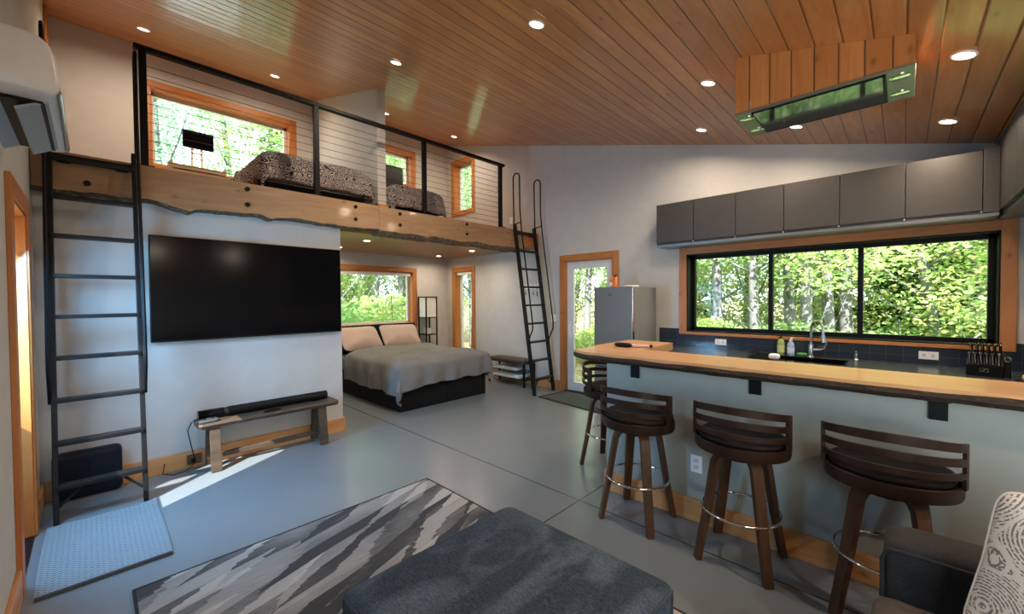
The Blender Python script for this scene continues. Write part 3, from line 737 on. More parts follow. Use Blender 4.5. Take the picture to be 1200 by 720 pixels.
# ------------------------------------------------------------------ bar stools
def make_stool(label):
    t = thing('bar_stool', (0, 0, 0), label, 'bar stool', 'walnut bar stools round the bar')
    # seat rim, open disc
    rings = []
    def ell(rx, ry, z, n=40): return [Vector((rx*math.cos(2*PI*k/n), ry*math.sin(2*PI*k/n), z)) for k in range(n)]
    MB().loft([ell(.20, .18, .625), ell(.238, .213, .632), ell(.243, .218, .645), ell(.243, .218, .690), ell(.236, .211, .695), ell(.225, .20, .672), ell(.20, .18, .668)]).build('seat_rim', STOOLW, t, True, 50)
    MB().superell((0, .012, .705), (.222, .20, .026), .55, .85, 40, 14).build('seat_cushion', SEATM, t, True, 180)
    # bent plywood back: three slats between two solid ends
    A0, A1 = 190, 350
    def arch(a): return math.sin(PI*(a-A0)/(A1-A0))
    def band(a0, a1, z0, z1, k0, k1, n=28):
        rg_ = []
        for k in range(n+1):
            a = a0+(a1-a0)*k/n; s_ = arch(a); x, y = math.cos(math.radians(a)), math.sin(math.radians(a))
            o = Vector((.252*x, .232*y, 0)); i_ = Vector((.239*x, .219*y, 0)); lo = Vector((0, 0, z0+k0*s_)); hi = Vector((0, 0, z1+k1*s_))
            rg_.append([i_+lo, o+lo, o+hi, i_+hi])
        return MB().loft(rg_)
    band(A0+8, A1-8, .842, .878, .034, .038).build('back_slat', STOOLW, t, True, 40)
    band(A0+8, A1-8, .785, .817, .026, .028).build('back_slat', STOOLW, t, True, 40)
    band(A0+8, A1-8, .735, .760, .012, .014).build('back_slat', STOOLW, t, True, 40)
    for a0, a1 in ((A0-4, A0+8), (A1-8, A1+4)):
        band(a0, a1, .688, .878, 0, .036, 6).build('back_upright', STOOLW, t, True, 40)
    MB().cyl((0, 0, .585), (0, 0, .63), .10, 20).build('swivel_plate', BLK, t)
    for sx in (-1, 1):
        for sy in (-1, 1):
            dv = Vector((sx, sy, 0)).normalized(); sd = Vector((-dv.y, dv.x, 0))
            path = [(.03, .610), (.09, .608), (.125, .595), (.147, .56), (.158, .50), (.200, .25), (.250, 0)]
            rg_ = []
            for k, (r, z) in enumerate(path):
                w_ = .030 if k < 5 else .026-.003*(k-5)
                if k == 0: tn = Vector((1, 0))
                elif k == len(path)-1: tn = Vector((path[k][0]-path[k-1][0], path[k][1]-path[k-1][1])).normalized()
                else: tn = Vector((path[k+1][0]-path[k-1][0], path[k+1][1]-path[k-1][1])).normalized()
                nr = Vector((-tn.y, tn.x)); th = .014
                c = dv*r+Vector((0, 0, z)); nn = dv*nr.x*th+Vector((0, 0, nr.y*th))
                if k == len(path)-1: nn = dv*.014
                rg_.append([c-sd*w_-nn, c+sd*w_-nn, c+sd*w_+nn, c-sd*w_+nn])
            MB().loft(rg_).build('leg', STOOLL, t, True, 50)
    MB().tube([(.203*math.cos(2*PI*k/40), .203*math.sin(2*PI*k/40), .285) for k in range(40)], .0085, 10, closed=True).build('foot_ring', CHROME, t, True)
    return t
st0 = make_stool('walnut bar stool second from the far end, under the leftmost bracket')
st0.location = (-1.30, 2.572, 0)
dup(st0, (-.665, 2.572, 0), 0, 'walnut bar stool third from the far end, beside the low wall outlet')
dup(st0, (-.045, 2.575, 0), 0, 'nearest walnut bar stool, half hidden by the sofa arm')
dup(st0, (-1.91, 3.235, 0), -PI/2, 'walnut bar stool at the end of the bar nearest the glass door')

# ------------------------------------------------------------------ kitchen
CZ = .87
ct = thing('kitchen_counter', (-.5, 5.0, CZ), 'dark slate worktop running below the kitchen window and along the right wall', 'counter')
MB().box(-2.30, -1.0, 4.67, YR-.012, CZ-.035, CZ, .004).box(-.38, .28, 4.67, YR-.012, CZ-.035, CZ, .004).box(-1.0, -.38, 4.67, 4.76, CZ-.035, CZ, .004).box(-1.0, -.38, 5.12, YR-.012, CZ-.035, CZ, .004).box(.28, XK, 2.93, YR-.012, CZ-.035, CZ, .004).build('worktop', COUNTER, ct)
for i, (x0, x1) in enumerate(((-2.30, -1.65), (-1.65, -1.02), (-1.02, -.36), (-.36, .30))):
    k = thing('base_cabinet', ((x0+x1)/2, 5.0, 0), ('base cabinet beside the fridge under the worktop', 'base cabinet left of the sink under the worktop', 'base cabinet under the sink', 'base cabinet right of the sink under the worktop')[i], 'cabinet', 'charcoal base cabinets')
    zt_ = CZ-.036 if i != 2 else .60
    MB().box(x0+.001, x1-.001, 4.72, YR-.012, .001, zt_).build('body', CABG, k)
    MB().box(x0+.003, x1-.003, 4.70, 4.72, .10, CZ-.04, .002).build('door', CABG, k)
k = thing('base_cabinet', (.6, 4.0, 0), 'base cabinet run under the worktop along the right wall', 'cabinet')
MB().box(.32, XK-.005, 2.94, 4.66, .001, CZ-.036).build('body', CABG, k)
struct(MB().box(-2.37, XK, YR-.012, YR, CZ, 1.028).box(-2.37, -2.102, YR-.012, YR, 1.028, 1.10).box(.676, XK, YR-.012, YR, 1.028, 1.10).box(XK-.012, XK, 3.0, YR-.012, CZ, 1.10).build('trim_backsplash', TILE))
sk = thing('kitchen_sink', (-.69, 4.94, CZ), 'black undermount sink let into the worktop below the window', 'sink')
b = MB(); z0 = .66
b.box(-1.0, -.985, 4.76, 5.12, z0, CZ+.004).box(-.395, -.38, 4.76, 5.12, z0, CZ+.004).box(-.985, -.395, 4.76, 4.775, z0, CZ+.004).box(-.985, -.395, 5.105, 5.12, z0, CZ+.004).box(-.985, -.395, 4.775, 5.105, z0, z0+.012)
b.build('basin', BLKG, sk)
MB().lathe([(.04, 0), (.04, .004), (.02, .006)], (-.69, 4.94, z0+.012), 16).build('drain', STEEL, sk)
fa = thing('kitchen_faucet', (-.69, 5.2, CZ), 'brushed steel gooseneck faucet with side lever behind the sink', 'faucet')
MB().lathe([(.03, 0), (.03, .008), (.024, .014), (.024, .12), (.02, .135)], (-.69, 5.2, CZ+.001), 20).build('base', STEEL, fa, True)
pts = [(-.69, 5.2, CZ+.12), (-.69, 5.2, CZ+.30)]
for k in range(1, 10):
    a = PI*k/9; pts.append((-.69+.055-.055*math.cos(a), 5.2-.05+.05*math.cos(a), CZ+.30+.075*math.sin(a)))
pts += [(-.58, 5.10, CZ+.24)]
sp_ = MB().tube(pts, .012, 12).build('spout', STEEL, fa, True)
MB().tube([(-.58, 5.10, CZ+.25), (-.58, 5.10, CZ+.23), (-.575, 5.098, CZ+.17)], [.013, .016, .020], 12).build('spray_head', STEEL, sp_, True)
MB().tube([(-.67, 5.195, CZ+.08), (-.61, 5.18, CZ+.085), (-.575, 5.17, CZ+.10), (-.56, 5.165, CZ+.14), (-.555, 5.165, CZ+.20)], [.013, .011, .009, .007, .006], 10).build('lever', STEEL, fa, True)
pm = thing('soap_pump', (-.375, 5.2, CZ), 'small steel soap pump at the right end of the sink', 'soap pump')
MB().lathe([(.022, 0), (.022, .01), (.013, .02), (.013, .06), (.007, .065), (.007, .085)], (-.33, 5.2, CZ+.001), 16).build('body', STEEL, pm, True)
MB().tube([(-.33, 5.2, CZ+.085), (-.33, 5.17, CZ+.092), (-.33, 5.15, CZ+.085)], .006, 8).build('spout', STEEL, pm, True)
def bottle(x, y, c, cap, label, h, liq):
    t = thing('soap_bottle', (x, y, CZ), label, 'bottle', 'soap bottles by the sink')
    bd_ = MB().lathe([(.030, .001), (.033, .008), (.033, h*.62), (.026, h*.75), (.014, h*.82), (.014, h*.86)], (x, y, CZ), 20).build('body', plain(name='soap_'+liq, c=c, rough=.2), t, True)
    MB().lathe([(.0338, h*.15), (.0338, h*.5)], (x, y, CZ), 20, False).build('paper_label', plain('label_'+liq, tuple(min(1, q*1.4+.12) for q in c), .5), bd_, True)
    MB().lathe([(.016, h*.86), (.016, h*.92), (.006, h*.93), (.006, h)], (x, y, CZ), 14).tube([(x, y, CZ+h), (x+.012, y-.02, CZ+h+.006), (x+.018, y-.035, CZ+h-.002)], .006, 8).build('pump', cap, t, True)
bottle(-.955, 5.19, (.30, .36, .10), BLK, 'pale green soap bottle left of the faucet', .215, 'green'); bottle(-.865, 5.19, (.34, .42, .62), WHITE, 'blue-white pump soap bottle beside the faucet', .185, 'blue')
lf = tag(MB().superell((-.77, 5.215, CZ+.02), (.05, .028, .018), .8, .8, 20, 10).build('scrub_sponge', plain('bright_green_scrubber', (.05, .30, .05), .7), None, True), 'bright green scrub sponge left of the faucet base', 'sponge')
dk = thing('dish_rack', (-1.05, 4.9, CZ), 'black wire dish rack at the left end of the sink', 'dish rack')
b = MB()
RX0, RX1, RY0, RY1 = -1.16, -1.005, 4.74, 5.10
for z in (.012, .055): b.tube([(RX0, RY0, CZ+z), (RX1, RY0, CZ+z), (RX1, RY1, CZ+z), (RX0, RY1, CZ+z)], .004, 6, closed=True)
b.build('rim', BLK, dk)
b = MB()
for k in range(9):
    y = RY0+(RY1-RY0)*k/8; b.tube([(RX0, y, CZ+.055), (RX0, y, CZ+.008), (RX1, y, CZ+.008), (RX1, y, CZ+.055)], .003, 6)
b.build('wires', BLK, dk)
MB().box(RX0-.01, RX1+.002, RY0-.01, RY1+.01, CZ+.001, CZ+.005, .002).build('drip_tray', BLK, dk)
tag(MB().superell((-.93, 4.75, CZ+.034), (.05, .03, .03), .7, .8, 20, 10).build('measuring_cup', WHITE, None, True), 'small white cup at the front left corner of the sink', 'cup')
# knife block
kb = thing('knife_block', (.47, 4.93, CZ), 'black knife block on the counter near the window corner', 'knife block')
Mk = Matrix.Translation((.47, 4.90, CZ)) @ Matrix.Rotation(-.18, 4, 'Z')
def kp(u, v, z): return Mk @ Vector((u, v, z))
MB().loft([[kp(u, v, z) for v, z in ((-.085, .001), (.13, .001), (.13, .17), (.045, .185), (-.055, .105), (-.085, .085))] for u in (-.095, .095)]).build('block', BLK, kb)
MB().loft([[kp(u, -.0862, z) for u, z in ((-.022, .035), (.022, .035), (.022, .063), (-.022, .063))], [kp(u, -.0852, z) for u, z in ((-.022, .035), (.022, .035), (.022, .063), (-.022, .063))]]).build('emblem', plain('tan_emblem', (.35, .30, .22), .5), kb)
MB().loft([[kp(u, -.0867, z) for u, z in ((-.020, .037), (.020, .037), (.020, .061), (-.020, .061))], [kp(u, -.0862, z) for u, z in ((-.020, .037), (.020, .037), (.020, .061), (-.020, .061))]]).build('emblem_field', BLK, kb)
MB().tube([kp(-.010, -.087, .043), kp(.0, -.087, .050), kp(.010, -.087, .056)], .0018, 6).build('emblem_mark', plain('tan_emblem_mark', (.4, .34, .25), .5), kb)
def knife(u, v, z, label):
    d = Vector((0, -.45, .9)).normalized(); p = Vector((u, v, z))
    t = thing('knife', Mk @ p, label, 'knife', 'black handled knives in the block')
    q = [Mk @ (p+d*s) for s in (0, .04, .09, .105)]
    MB().tube(q[:3], [.009, .0085, .0095], 8).build('handle', BLK, t, True)
    MB().tube([q[2], q[3]], [.0115, .010], 8).build('butt_cap', CHROME, t, True)
    side = Mk.to_3x3() @ Vector((0, -.0095, -.004))
    MB().tube([x+side for x in (q[0], q[1], q[2])], .0042, 6).build('rivet_strip', CHROME, t, True)
for k in range(6): knife(-.075+k*.030, -.065, .10, 'steel-trimmed black steak knife in the lower front row of the knife block')
for k in range(6): knife(-.075+k*.030, .02, .165, 'steel-trimmed black kitchen knife in the upper row of the knife block')
sc_ = thing('kitchen_shears', kp(.12, .02, 0), 'steel-trimmed shears at the right side of the knife block', 'scissors')
MB().loft([[kp(u, v, z) for v, z in ((-.03, .001), (.09, .001), (.07, .12), (.0, .12))] for u in (.096, .125)]).build('sheath', BLK, sc_)
for dx in (0, .03): MB().tube([kp(.11+.015*math.cos(a), -.0+dx, .135+.018*math.sin(a)) for a in [2*PI*k/14 for k in range(14)]], .005, 6, closed=True).build('finger_loop', CHROME, sc_, True)
# things at the right edge of the counter
jr = thing('glass_jar', (.74, 4.83, CZ), 'blue glass jar with wooden lid at the right edge of the counter', 'jar')
MB().lathe([(.05, .001), (.055, .01), (.055, .17), (.048, .19)], (.75, 4.83, CZ), 24).build('body', plain('blue_stoneware', (.10, .16, .36), .2), jr, True)
MB().lathe([(.057, .19), (.057, .215)], (.75, 4.83, CZ), 24).build('lid', BARTOP, jr, True)
fo = thing('food_tray', (.70, 4.60, CZ), 'dark tray with a yellow edge at the right end of the counter', 'tray')
MB().box(.60, .84, 4.50, 4.72, CZ+.001, CZ+.012, .004).build('base', BLKM, fo)
MB().superell((.70, 4.62, CZ+.04), (.085, .07, .030), .6, .8, 24, 10).build('contents', plain('speckled_yellow_cream', (.55, .48, .22), .6, 0, .6, 60), fo, True)
lt_ = thing('coat_hook', (.905, 5.2, 1.35), 'small black hook fixture on the right wall beside the window', 'hook')
MB().box(XK-.03, XK, 5.02, 5.10, 1.30, 1.40, .004).build('plate', BLK, lt_)
MB().tube([(XK-.03, 5.06, 1.36), (XK-.07, 5.05, 1.34), (XK-.08, 5.05, 1.30)], .008, 8).build('hook', BLK, lt_, True)
# upper cabinets
edges = (-2.26, -1.805, -1.352, -.90, -.449, .002, .45)
names = ['upper cabinet at the far left end of the row, above the fridge side', 'second upper cabinet from the left', 'third upper cabinet from the left, above the left window pane', 'fourth upper cabinet from the left, above the faucet', 'fifth upper cabinet from the left', 'rightmost wide upper cabinet in the row above the window']
for i in range(6):
    a, c = edges[i], edges[i+1]
    t = thing('upper_cabinet', ((a+c)/2, 5.15, 2.17), 'charcoal '+names[i], 'cabinet', 'charcoal wall cabinets above the kitchen window')
    MB().box(a+.001, c-.001, 5.0, YR, 2.165, 2.66).build('body', CABG, t)
    do_ = MB().box(a+.003, c-.003, 4.98, 5.0, 2.185, 2.664, .002).build('door', CABG, t)
    MB().lathe([(.006, 0), (.006, .012)], (c-.006, 4.99, 2.168), 8).build('catch', WHITEM, do_)
t = thing('cabinet_light_strip', (-.9, 5.1, 2.15), 'grey metal strip running under the row of upper cabinets', 'strip')
MB().box(-2.26, .54, 5.0, YR, 2.135, 2.163, .003).build('channel', CABU, t)
MB().box(-2.1, .5, 5.01, 5.03, 2.130, 2.136).build('lip', CABU, t)
t = thing('corner_cabinet', (.5, 5.15, 2.17), 'narrow charcoal filler cabinet in the corner', 'cabinet')
MB().box(.452, .538, 4.98, YR, 2.165, 2.69, .002).build('panel', CABG, t)
for i, (y0, y1) in enumerate(((4.86, YR), (4.36, 4.858), (3.86, 4.358), (3.3, 3.858))):
    t = thing('upper_cabinet', (.73, (y0+y1)/2, 2.17), ('charcoal corner wall cabinet on the right wall', 'charcoal wall cabinet on the right wall next to the corner one', 'third charcoal wall cabinet along the right wall', 'charcoal wall cabinet on the right wall nearest the camera')[i], 'cabinet', 'charcoal wall cabinets on the right wall')
    MB().box(.56, XK, y0+.001, y1-.001, 2.165, 2.65).build('body', CABG, t)
    MB().box(.54, .56, y0+.002, y1-.002, 2.18, 2.755, .002).build('door', CABG, t)
    MB().box(.565, XK, y0+.001, y1-.001, 2.14, 2.164).build('bottom_panel', CABU, t)

# fridge
fr = thing('refrigerator', (-2.65, 4.92, 0), 'stainless steel refrigerator beside the glass door', 'refrigerator')
def m_ss():
    g = G('brushed_stainless_door'); v = g.coord((300, 300, 2)); n = g.noise(v, 1, 2)
    g.bump(n, .06, .001); return g.set(g.ramp(n, [(.3, (.165, .150, .128)), (.7, (.21, .19, .165))]), .45, .55)
SS = m_ss()
MB().box(-2.93, -2.39, 4.66, 5.26, .02, 1.635, .006).build('body', plain('grey_fridge_side', (.19, .185, .175), .5, .2), fr)
fd = MB().box(-2.935, -2.40, 4.60, 4.655, .62, 1.64, .01, None, 3).build('door', SS, fr)
MB().box(-2.935, -2.40, 4.60, 4.655, .05, .61, .01, None, 3).build('freezer_door', SS, fr)
MB().box(-2.402, -2.388, 4.603, 4.65, .1, 1.63, .004).build('handle', CHROME, fd)
MB().box(-2.72, -2.68, 4.598, 4.601, 1.535, 1.545).build('badge', BLKM, fd)
for x in (-2.9, -2.43):
    for y in (4.7, 5.2): MB().cyl((x, y, 0), (x, y, .03), .02, 10).build('foot', BLK, fr)
ORG = plain('orange_plastic', (.70, .20, .03), .3)
t = thing('spray_bottle', (-2.80, 4.9, 1.635), 'orange spray can with dark cap standing on the fridge', 'can')
MB().lathe([(.032, .0), (.032, .13), (.024, .145)], (-2.79, 4.9, 1.636), 18).build('body', ORG, t, True)
MB().lathe([(.022, .145), (.020, .18), (.010, .185)], (-2.79, 4.9, 1.636), 14).build('cap', BROWNL, t, True)
t = thing('plastic_container', (-2.88, 4.95, 1.635), 'orange container left of the can on the fridge', 'container')
MB().lathe([(.028, .0), (.03, .10), (.018, .14), (.018, .17)], (-2.875, 4.95, 1.636), 18).build('body', ORG, t, True)
MB().lathe([(.0305, .03), (.0305, .08)], (-2.875, 4.95, 1.636), 18, False).build('paper_label', WHITE, t, True)
t = thing('food_packet', (-2.56, 4.9, 1.635), 'low white crumpled packet lying on top of the fridge', 'packet')
MB().superell((-2.56, 4.9, 1.652), (.10, .06, .016), .5, .5, 24, 10, lambda p: p+Vector((0, 0, .006*nz(p, 40)))).build('wrapping', WHITE, t, True)

# range hood: wooden box hung from the sloped ceiling, steel and glass underside
hd = thing('range_hood', (-.41, 3.36, 2.762), 'board-clad ceiling range hood with a steel and glass underside', 'range hood')
b = MB(); hx0, hx1, hy0, hy1, hz = -.85, .032, 3.115, 3.60, 2.765
b.loft([[Vector((hx0, y, hz)), Vector((hx1, y, hz)), Vector((hx1, y, cz(hx1)-.001)), Vector((hx0, y, cz(hx0)-.001))] for y in (hy0, hy1)])
b.build('casing', HOODWOOD, hd)
MB().box(hx0-.004, hx1+.004, hy0-.004, hy1+.004, hz-.014, hz+.001, .003).build('steel_panel', plain('satin_hood_steel', (.30, .285, .275), .34, .75, .05), hd)
MB().box(hx0+.10, hx1-.13, hy0+.035, hy1-.035, hz-.020, hz-.013, .002).build('glass_panel', plain('smoked_hood_glass', (.10, .11, .115), .06, .6), hd)
b = MB(); gx0, gx1, gy0, gy1 = hx0+.095, hx1-.125, hy0+.03, hy1-.03
b.tube([(gx0, gy0, hz-.017), (gx1, gy0, hz-.017), (gx1, gy1, hz-.017), (gx0, gy1, hz-.017)], .006, 4, closed=True).build('gasket', BLK, hd)
for x in (hx0+.05, hx1-.06):
    for y in (hy0+.11, hy1-.11): MB().lathe([(.045, -.012), (.045, -.018), (.036, -.020)], (x, y, hz), 20).build('lamp_ring', CHROME, hd, True)
    MB().box(x+(.045 if x < -.4 else -.075), x+(.06 if x < -.4 else -.055), hy0+.02, hy1-.02, hz-.019, hz-.013).build('divider', BLKM, hd)

# ------------------------------------------------------------------ recessed lamps
def downlight(x, y, z, sloped, label, power, group):
    t = thing('downlight', (x, y, z), label, 'ceiling light', group)
    ang = math.atan(.2605) if sloped else 0
    M = Matrix.Translation((x, y, z)) @ Matrix.Rotation(ang, 4, 'Y')
    def ring(prof, cap=True): 
        bb_ = MB(); bb_.lathe(prof, (0, 0, 0), 24, cap); bmesh.ops.transform(bb_.b, matrix=M, verts=bb_.b.verts); return bb_
    bz = ring([(.046, -.001), (.058, -.001), (.058, -.007), (.050, -.009), (.046, -.006), (.046, -.001)], False).build('bezel', WHITE, t, True)
    ring([(.001, -.002), (.047, -.002), (.047, -.005), (.001, -.005)]).build('lens', LENS, bz)
    L = lamp('downlight_lamp', 'AREA', M @ Vector((0, 0, -.012)), power, WARM, shape='DISK', size=.09)
    L.rotation_euler = (0, ang, 0); L.data.spread = math.radians(160)
    # parent the lamp to its fixture
    L.location = L.location-t.location; L.parent = t
DL = [(-6.08, .464, 'downlight above the left part of the loft, nearest the left wall'), (-3.708, 2.184, 'downlight on the open ceiling in front of the loft railing'), (-6.12, 1.78, 'downlight above the patterned loft bed by the large loft window'), (-1.855, 2.19, 'downlight nearest the camera in the middle of the ceiling'), (-6.03, 3.356, 'downlight in the loft just right of the partition'), (-5.95, 4.672, 'downlight in the loft near the far right wall'), (-1.147, 3.48, 'downlight left of the range hood'), (-1.621, 4.707, 'downlight left of the range hood, near the wall above the cabinets'), (-.752, 4.689, 'downlight just behind the range hood'), (.234, 3.463, 'large bright downlight right of the range hood'), (.237, 4.678, 'downlight above the rightmost upper cabinets')]
for x, y, l in DL: downlight(x, y, cz(x), True, l, LAMP_W*(.7 if x < -5.5 else .6 if y > 4 else 1), 'recessed ceiling downlights')
LL = [(-5.547, 2.766, 'soffit downlight above the foot of the bed, left one'), (-6.556, 4.742, 'soffit downlight in the far corner above the shelf lamp'), (-5.472, 4.669, 'soffit downlight above the foot of the bed, right one'), (-6.53, 2.78, 'soffit downlight above the pillows, half hidden by the television wall')]
for x, y, l in LL: downlight(x, y, 2.35, False, l, 7, 'recessed soffit downlights over the bed')
for y, l in ((.9, 'added fill downlight out of view behind the sofa seat'), (2.19, 'added fill downlight out of view behind the sofa arm')): downlight(1.6, y, cz(1.6), True, l, 15, 'recessed ceiling downlights')  # fill lamps added out of view, set in downlight fittings

# ------------------------------------------------------------------ air conditioner
ac = thing('air_conditioner', (-2.7, YL, 2.25), 'white wall-mounted air conditioner high on the left wall', 'air conditioner')
prof = [(YL, 2.25), (YL, 2.462), (-.135, 2.462), (-.110, 2.456), (-.090, 2.438), (-.077, 2.40), (-.068, 2.34), (-.063, 2.29), (-.066, 2.268), (-.080, 2.254), (-.105, 2.25)]
b = MB(); rg_ = []
for x, k in ((-2.228, .90), (-2.233, .955), (-2.245, .99), (-2.262, 1), (-3.06, 1), (-3.075, .97), (-3.08, .93)):
    c = (-.18, 2.36)
    rg_.append([Vector((x, c[0]+(y-c[0])*k if y > YL else y, c[1]+(z-c[1])*k)) for y, z in prof])
b.loft(rg_).build('housing', WHITE, ac, True, 50)
MB().prism([(-.086, 2.436), (-.073, 2.40), (-.064, 2.34), (-.057, 2.275), (-.061, 2.272), (-.070, 2.34), (-.080, 2.40), (-.092, 2.434)], 'x', -3.068, -2.258).build('front_panel', plain('white_gloss', (.86, .86, .85), .15), ac, True, 30)
MB().prism([(-.058, 2.276), (-.062, 2.258), (-.068, 2.258), (-.064, 2.276)], 'x', -3.07, -2.25).build('trim_line', STEEL, ac)
MB().box(-3.0, -2.33, -.225, -.105, 2.238, 2.252, .003).build('air_slot', BLK, ac)
MB().prism([(-.095, 2.25), (-.175, 2.205), (-.18, 2.212), (-.10, 2.258)], 'x', -3.0, -2.33).build('louver', GREYP, ac)
MB().prism([(-.19, 2.252), (-.262, 2.212), (-.267, 2.22), (-.195, 2.258)], 'x', -3.0, -2.33).build('louver', GREYP, ac)
# fir trim of a small opening high on the left loft wall
struct(MB().box(-6.75, -6.42, YL, YL+.022, 4.22, 4.30, .003).box(-6.75, -6.67, YL, YL+.022, 4.30, 4.58, .003).box(-6.50, -6.42, YL, YL+.022, 4.30, 4.58, .003).box(-6.67, -6.50, YL, YL+.008, 4.30, 4.58).build('trim_1', FIR))

# ------------------------------------------------------------------ bedroom
bd = thing('bed', (-5.9, 3.57, 0), 'queen bed with black base, headboard and grey duvet under the loft', 'bed')
BX0, BX1, BY0, BY1 = -6.98, -4.78, 2.82, 4.34
MB().box(BX0+.02, BX1, BY0, BY1, .0, .37, .012).build('base', BEDBLK, bd)
for x0, x1 in ((-6.9, -5.9), (-5.88, -4.83)):
    MB().box(x0, x1, BY0-.006, BY0+.01, .04, .27, .004).build('drawer_front', BEDBLK, bd)
MB().box(BX1-.01, BX1+.006, BY0+.03, 3.57, .04, .34, .004).box(BX1-.01, BX1+.006, 3.59, BY1-.03, .04, .34, .004).build('end_panel', BEDBLK, bd)
MB().box(-7.035, -6.975, 2.70, 4.46, .0, 1.045, .02, None, 3).build('headboard', BEDBLK, bd)
MB().box(BX0+.02, BX1-.02, BY0+.02, BY1-.02, .37, .56, .05, None, 3).build('mattress', DUVET, bd, True)
def duv(u, v):
    # u head..foot, v left..right; wraps over the sides with folds
    L = 1.86; W = 2.42
    s = u*L; x = -6.30+s; over_x = 0; zdrop = 0
    lim = BX1+.03
    if x > lim: zdrop += (x-lim); x = lim+.035*math.sin(min(1, (x-lim)*6))
    c = (v-.5)*W; y = (BY0+BY1)/2+c
    e0, e1 = BY0-.03, BY1+.03
    ov = 0
    if y < e0: ov = e0-y; y = e0-.03*math.sin(min(1, ov*6))
    if y > e1: ov = y-e1; y = e1+.03*math.sin(min(1, ov*6))
    z = .66+.035*nz((x*2.2, y*2.2, 1))+.024*nz((x*5, y*3.5, 4))+.014*nz((x*9+y*3, y*6, 2))
    z += .03*math.exp(-((u-.06)/.08)**2)
    m = max(ov, zdrop)
    d = math.sqrt(ov*ov+zdrop*zdrop) if (ov > 0 and zdrop > 0) else m
    f = .022*math.sin(c*17+2*nz((c*3, 1, 0)))*min(1, zdrop*5)+.022*math.sin(s*15+1.5*nz((s*3, 4, 0)))*min(1, ov*5)
    if zdrop > 0: x += f
    if ov > 0: y += f*(1 if y > 3 else -1)
    z -= d*.86+(.10*math.exp(-((v-.0)/.25)**2)*min(1, zdrop*3) if zdrop > 0 else 0)
    k = max(0, 1-min((BX1+.03-x)/.16, 1)) if x < BX1+.03 else 1
    ky = max(0, 1-min(min(y-e0, e1-y)/.16, 1))
    z -= .05*max(k, ky)**2 if m == 0 else .05
    return (x, y, max(z, .10))
b = MB().grid(duv, 70, 96)
dv_ = b.build('duvet', DUVET, bd, True, 180)
m = dv_.modifiers.new('thickness', 'SOLIDIFY'); m.thickness = .03; m.offset = 1
subsurf(dv_, 1)
def bedpillow(cy, cx, rz, tilt, label, pinch=1):
    def fn(p):
        u, v = p.x/.37, p.y/.25; k = max(0, (1-abs(u)**2.4)*(1-abs(v)**2.4))
        return Vector((p.x*(1-.05*(1-v*v)), p.y*(1-.07*(1-u*u)), p.z*(.10+.9*k**.5)+.016*nz((p.x*6+cy, p.y*6, 0))+.008*nz((p.x*14+cy, p.y*9, 3))))
    M = Matrix.Rotation(rz, 4, 'Z') @ Matrix.Rotation(math.radians(tilt), 4, 'Y') @ Matrix.Rotation(PI/2, 4, 'Z')
    t = thing('pillow', (cx, cy, .7), label, 'pillow', 'blush pillows on the queen bed')
    MB().superell((cx, cy, .845), (.37, .25, .10), .7, .3, 44, 18, fn, M).build('pillowcase', PILLOWM, t, True, 180)
bedpillow(3.20, -6.70, .06, 50, 'blush pillow on the left side of the queen bed'); bedpillow(3.98, -6.72, -.10, 50, 'blush pillow on the right side of the queen bed')
# shelf floor lamp
sl = thing('shelf_lamp', (-6.87, 4.69, 0), 'black-framed floor shelf lamp with white shade in the bedroom corner', 'floor lamp')
lx0, lx1, ly0, ly1 = -7.0, -6.75, 4.57, 4.82
for x in (lx0, lx1):
    for y in (ly0, ly1): MB().box(x-.011, x+.011, y-.011, y+.011, 0, 1.55, .002).build('post', BLK, sl)
for z in (.35, .80, 1.14): MB().box(lx0-.01, lx1+.01, ly0-.01, ly1+.01, z-.008, z+.008, .002).build('shelf', BLK, sl)
b = MB()
for z in (1.545,):
    b.box(lx0-.011, lx1+.011, ly0-.011, ly0+.011, z-.011, z+.011).box(lx0-.011, lx1+.011, ly1-.011, ly1+.011, z-.011, z+.011).box(lx0-.011, lx0+.011, ly0, ly1, z-.011, z+.011).box(lx1-.011, lx1+.011, ly0, ly1, z-.011, z+.011)
b.build('top_frame', BLK, sl)
SHADE = plain('cream_lamp_linen', (.86, .84, .76), .8)
MB().box(lx0+.006, lx1-.006, ly0+.004, ly0+.008, 1.15, 1.535).box(lx0+.006, lx1-.006, ly1-.008, ly1-.004, 1.15, 1.535).box(lx0+.004, lx0+.008, ly0+.006, ly1-.006, 1.15, 1.535).box(lx1-.008, lx1-.004, ly0+.006, ly1-.006, 1.15, 1.535).build('lamp_shade', SHADE, sl)
bs = thing('carton_box', (-6.99, 4.53, .9), 'small white box on the shelf lamp lower shelf', 'box')
MB().box(-6.93, -6.84, 4.63, 4.75, .809, .92, .004).build('carton', WHITE, bs)
MB().box(-6.93, -6.84, 4.685, 4.695, .92, .9215).build('tape', GREYP, bs)
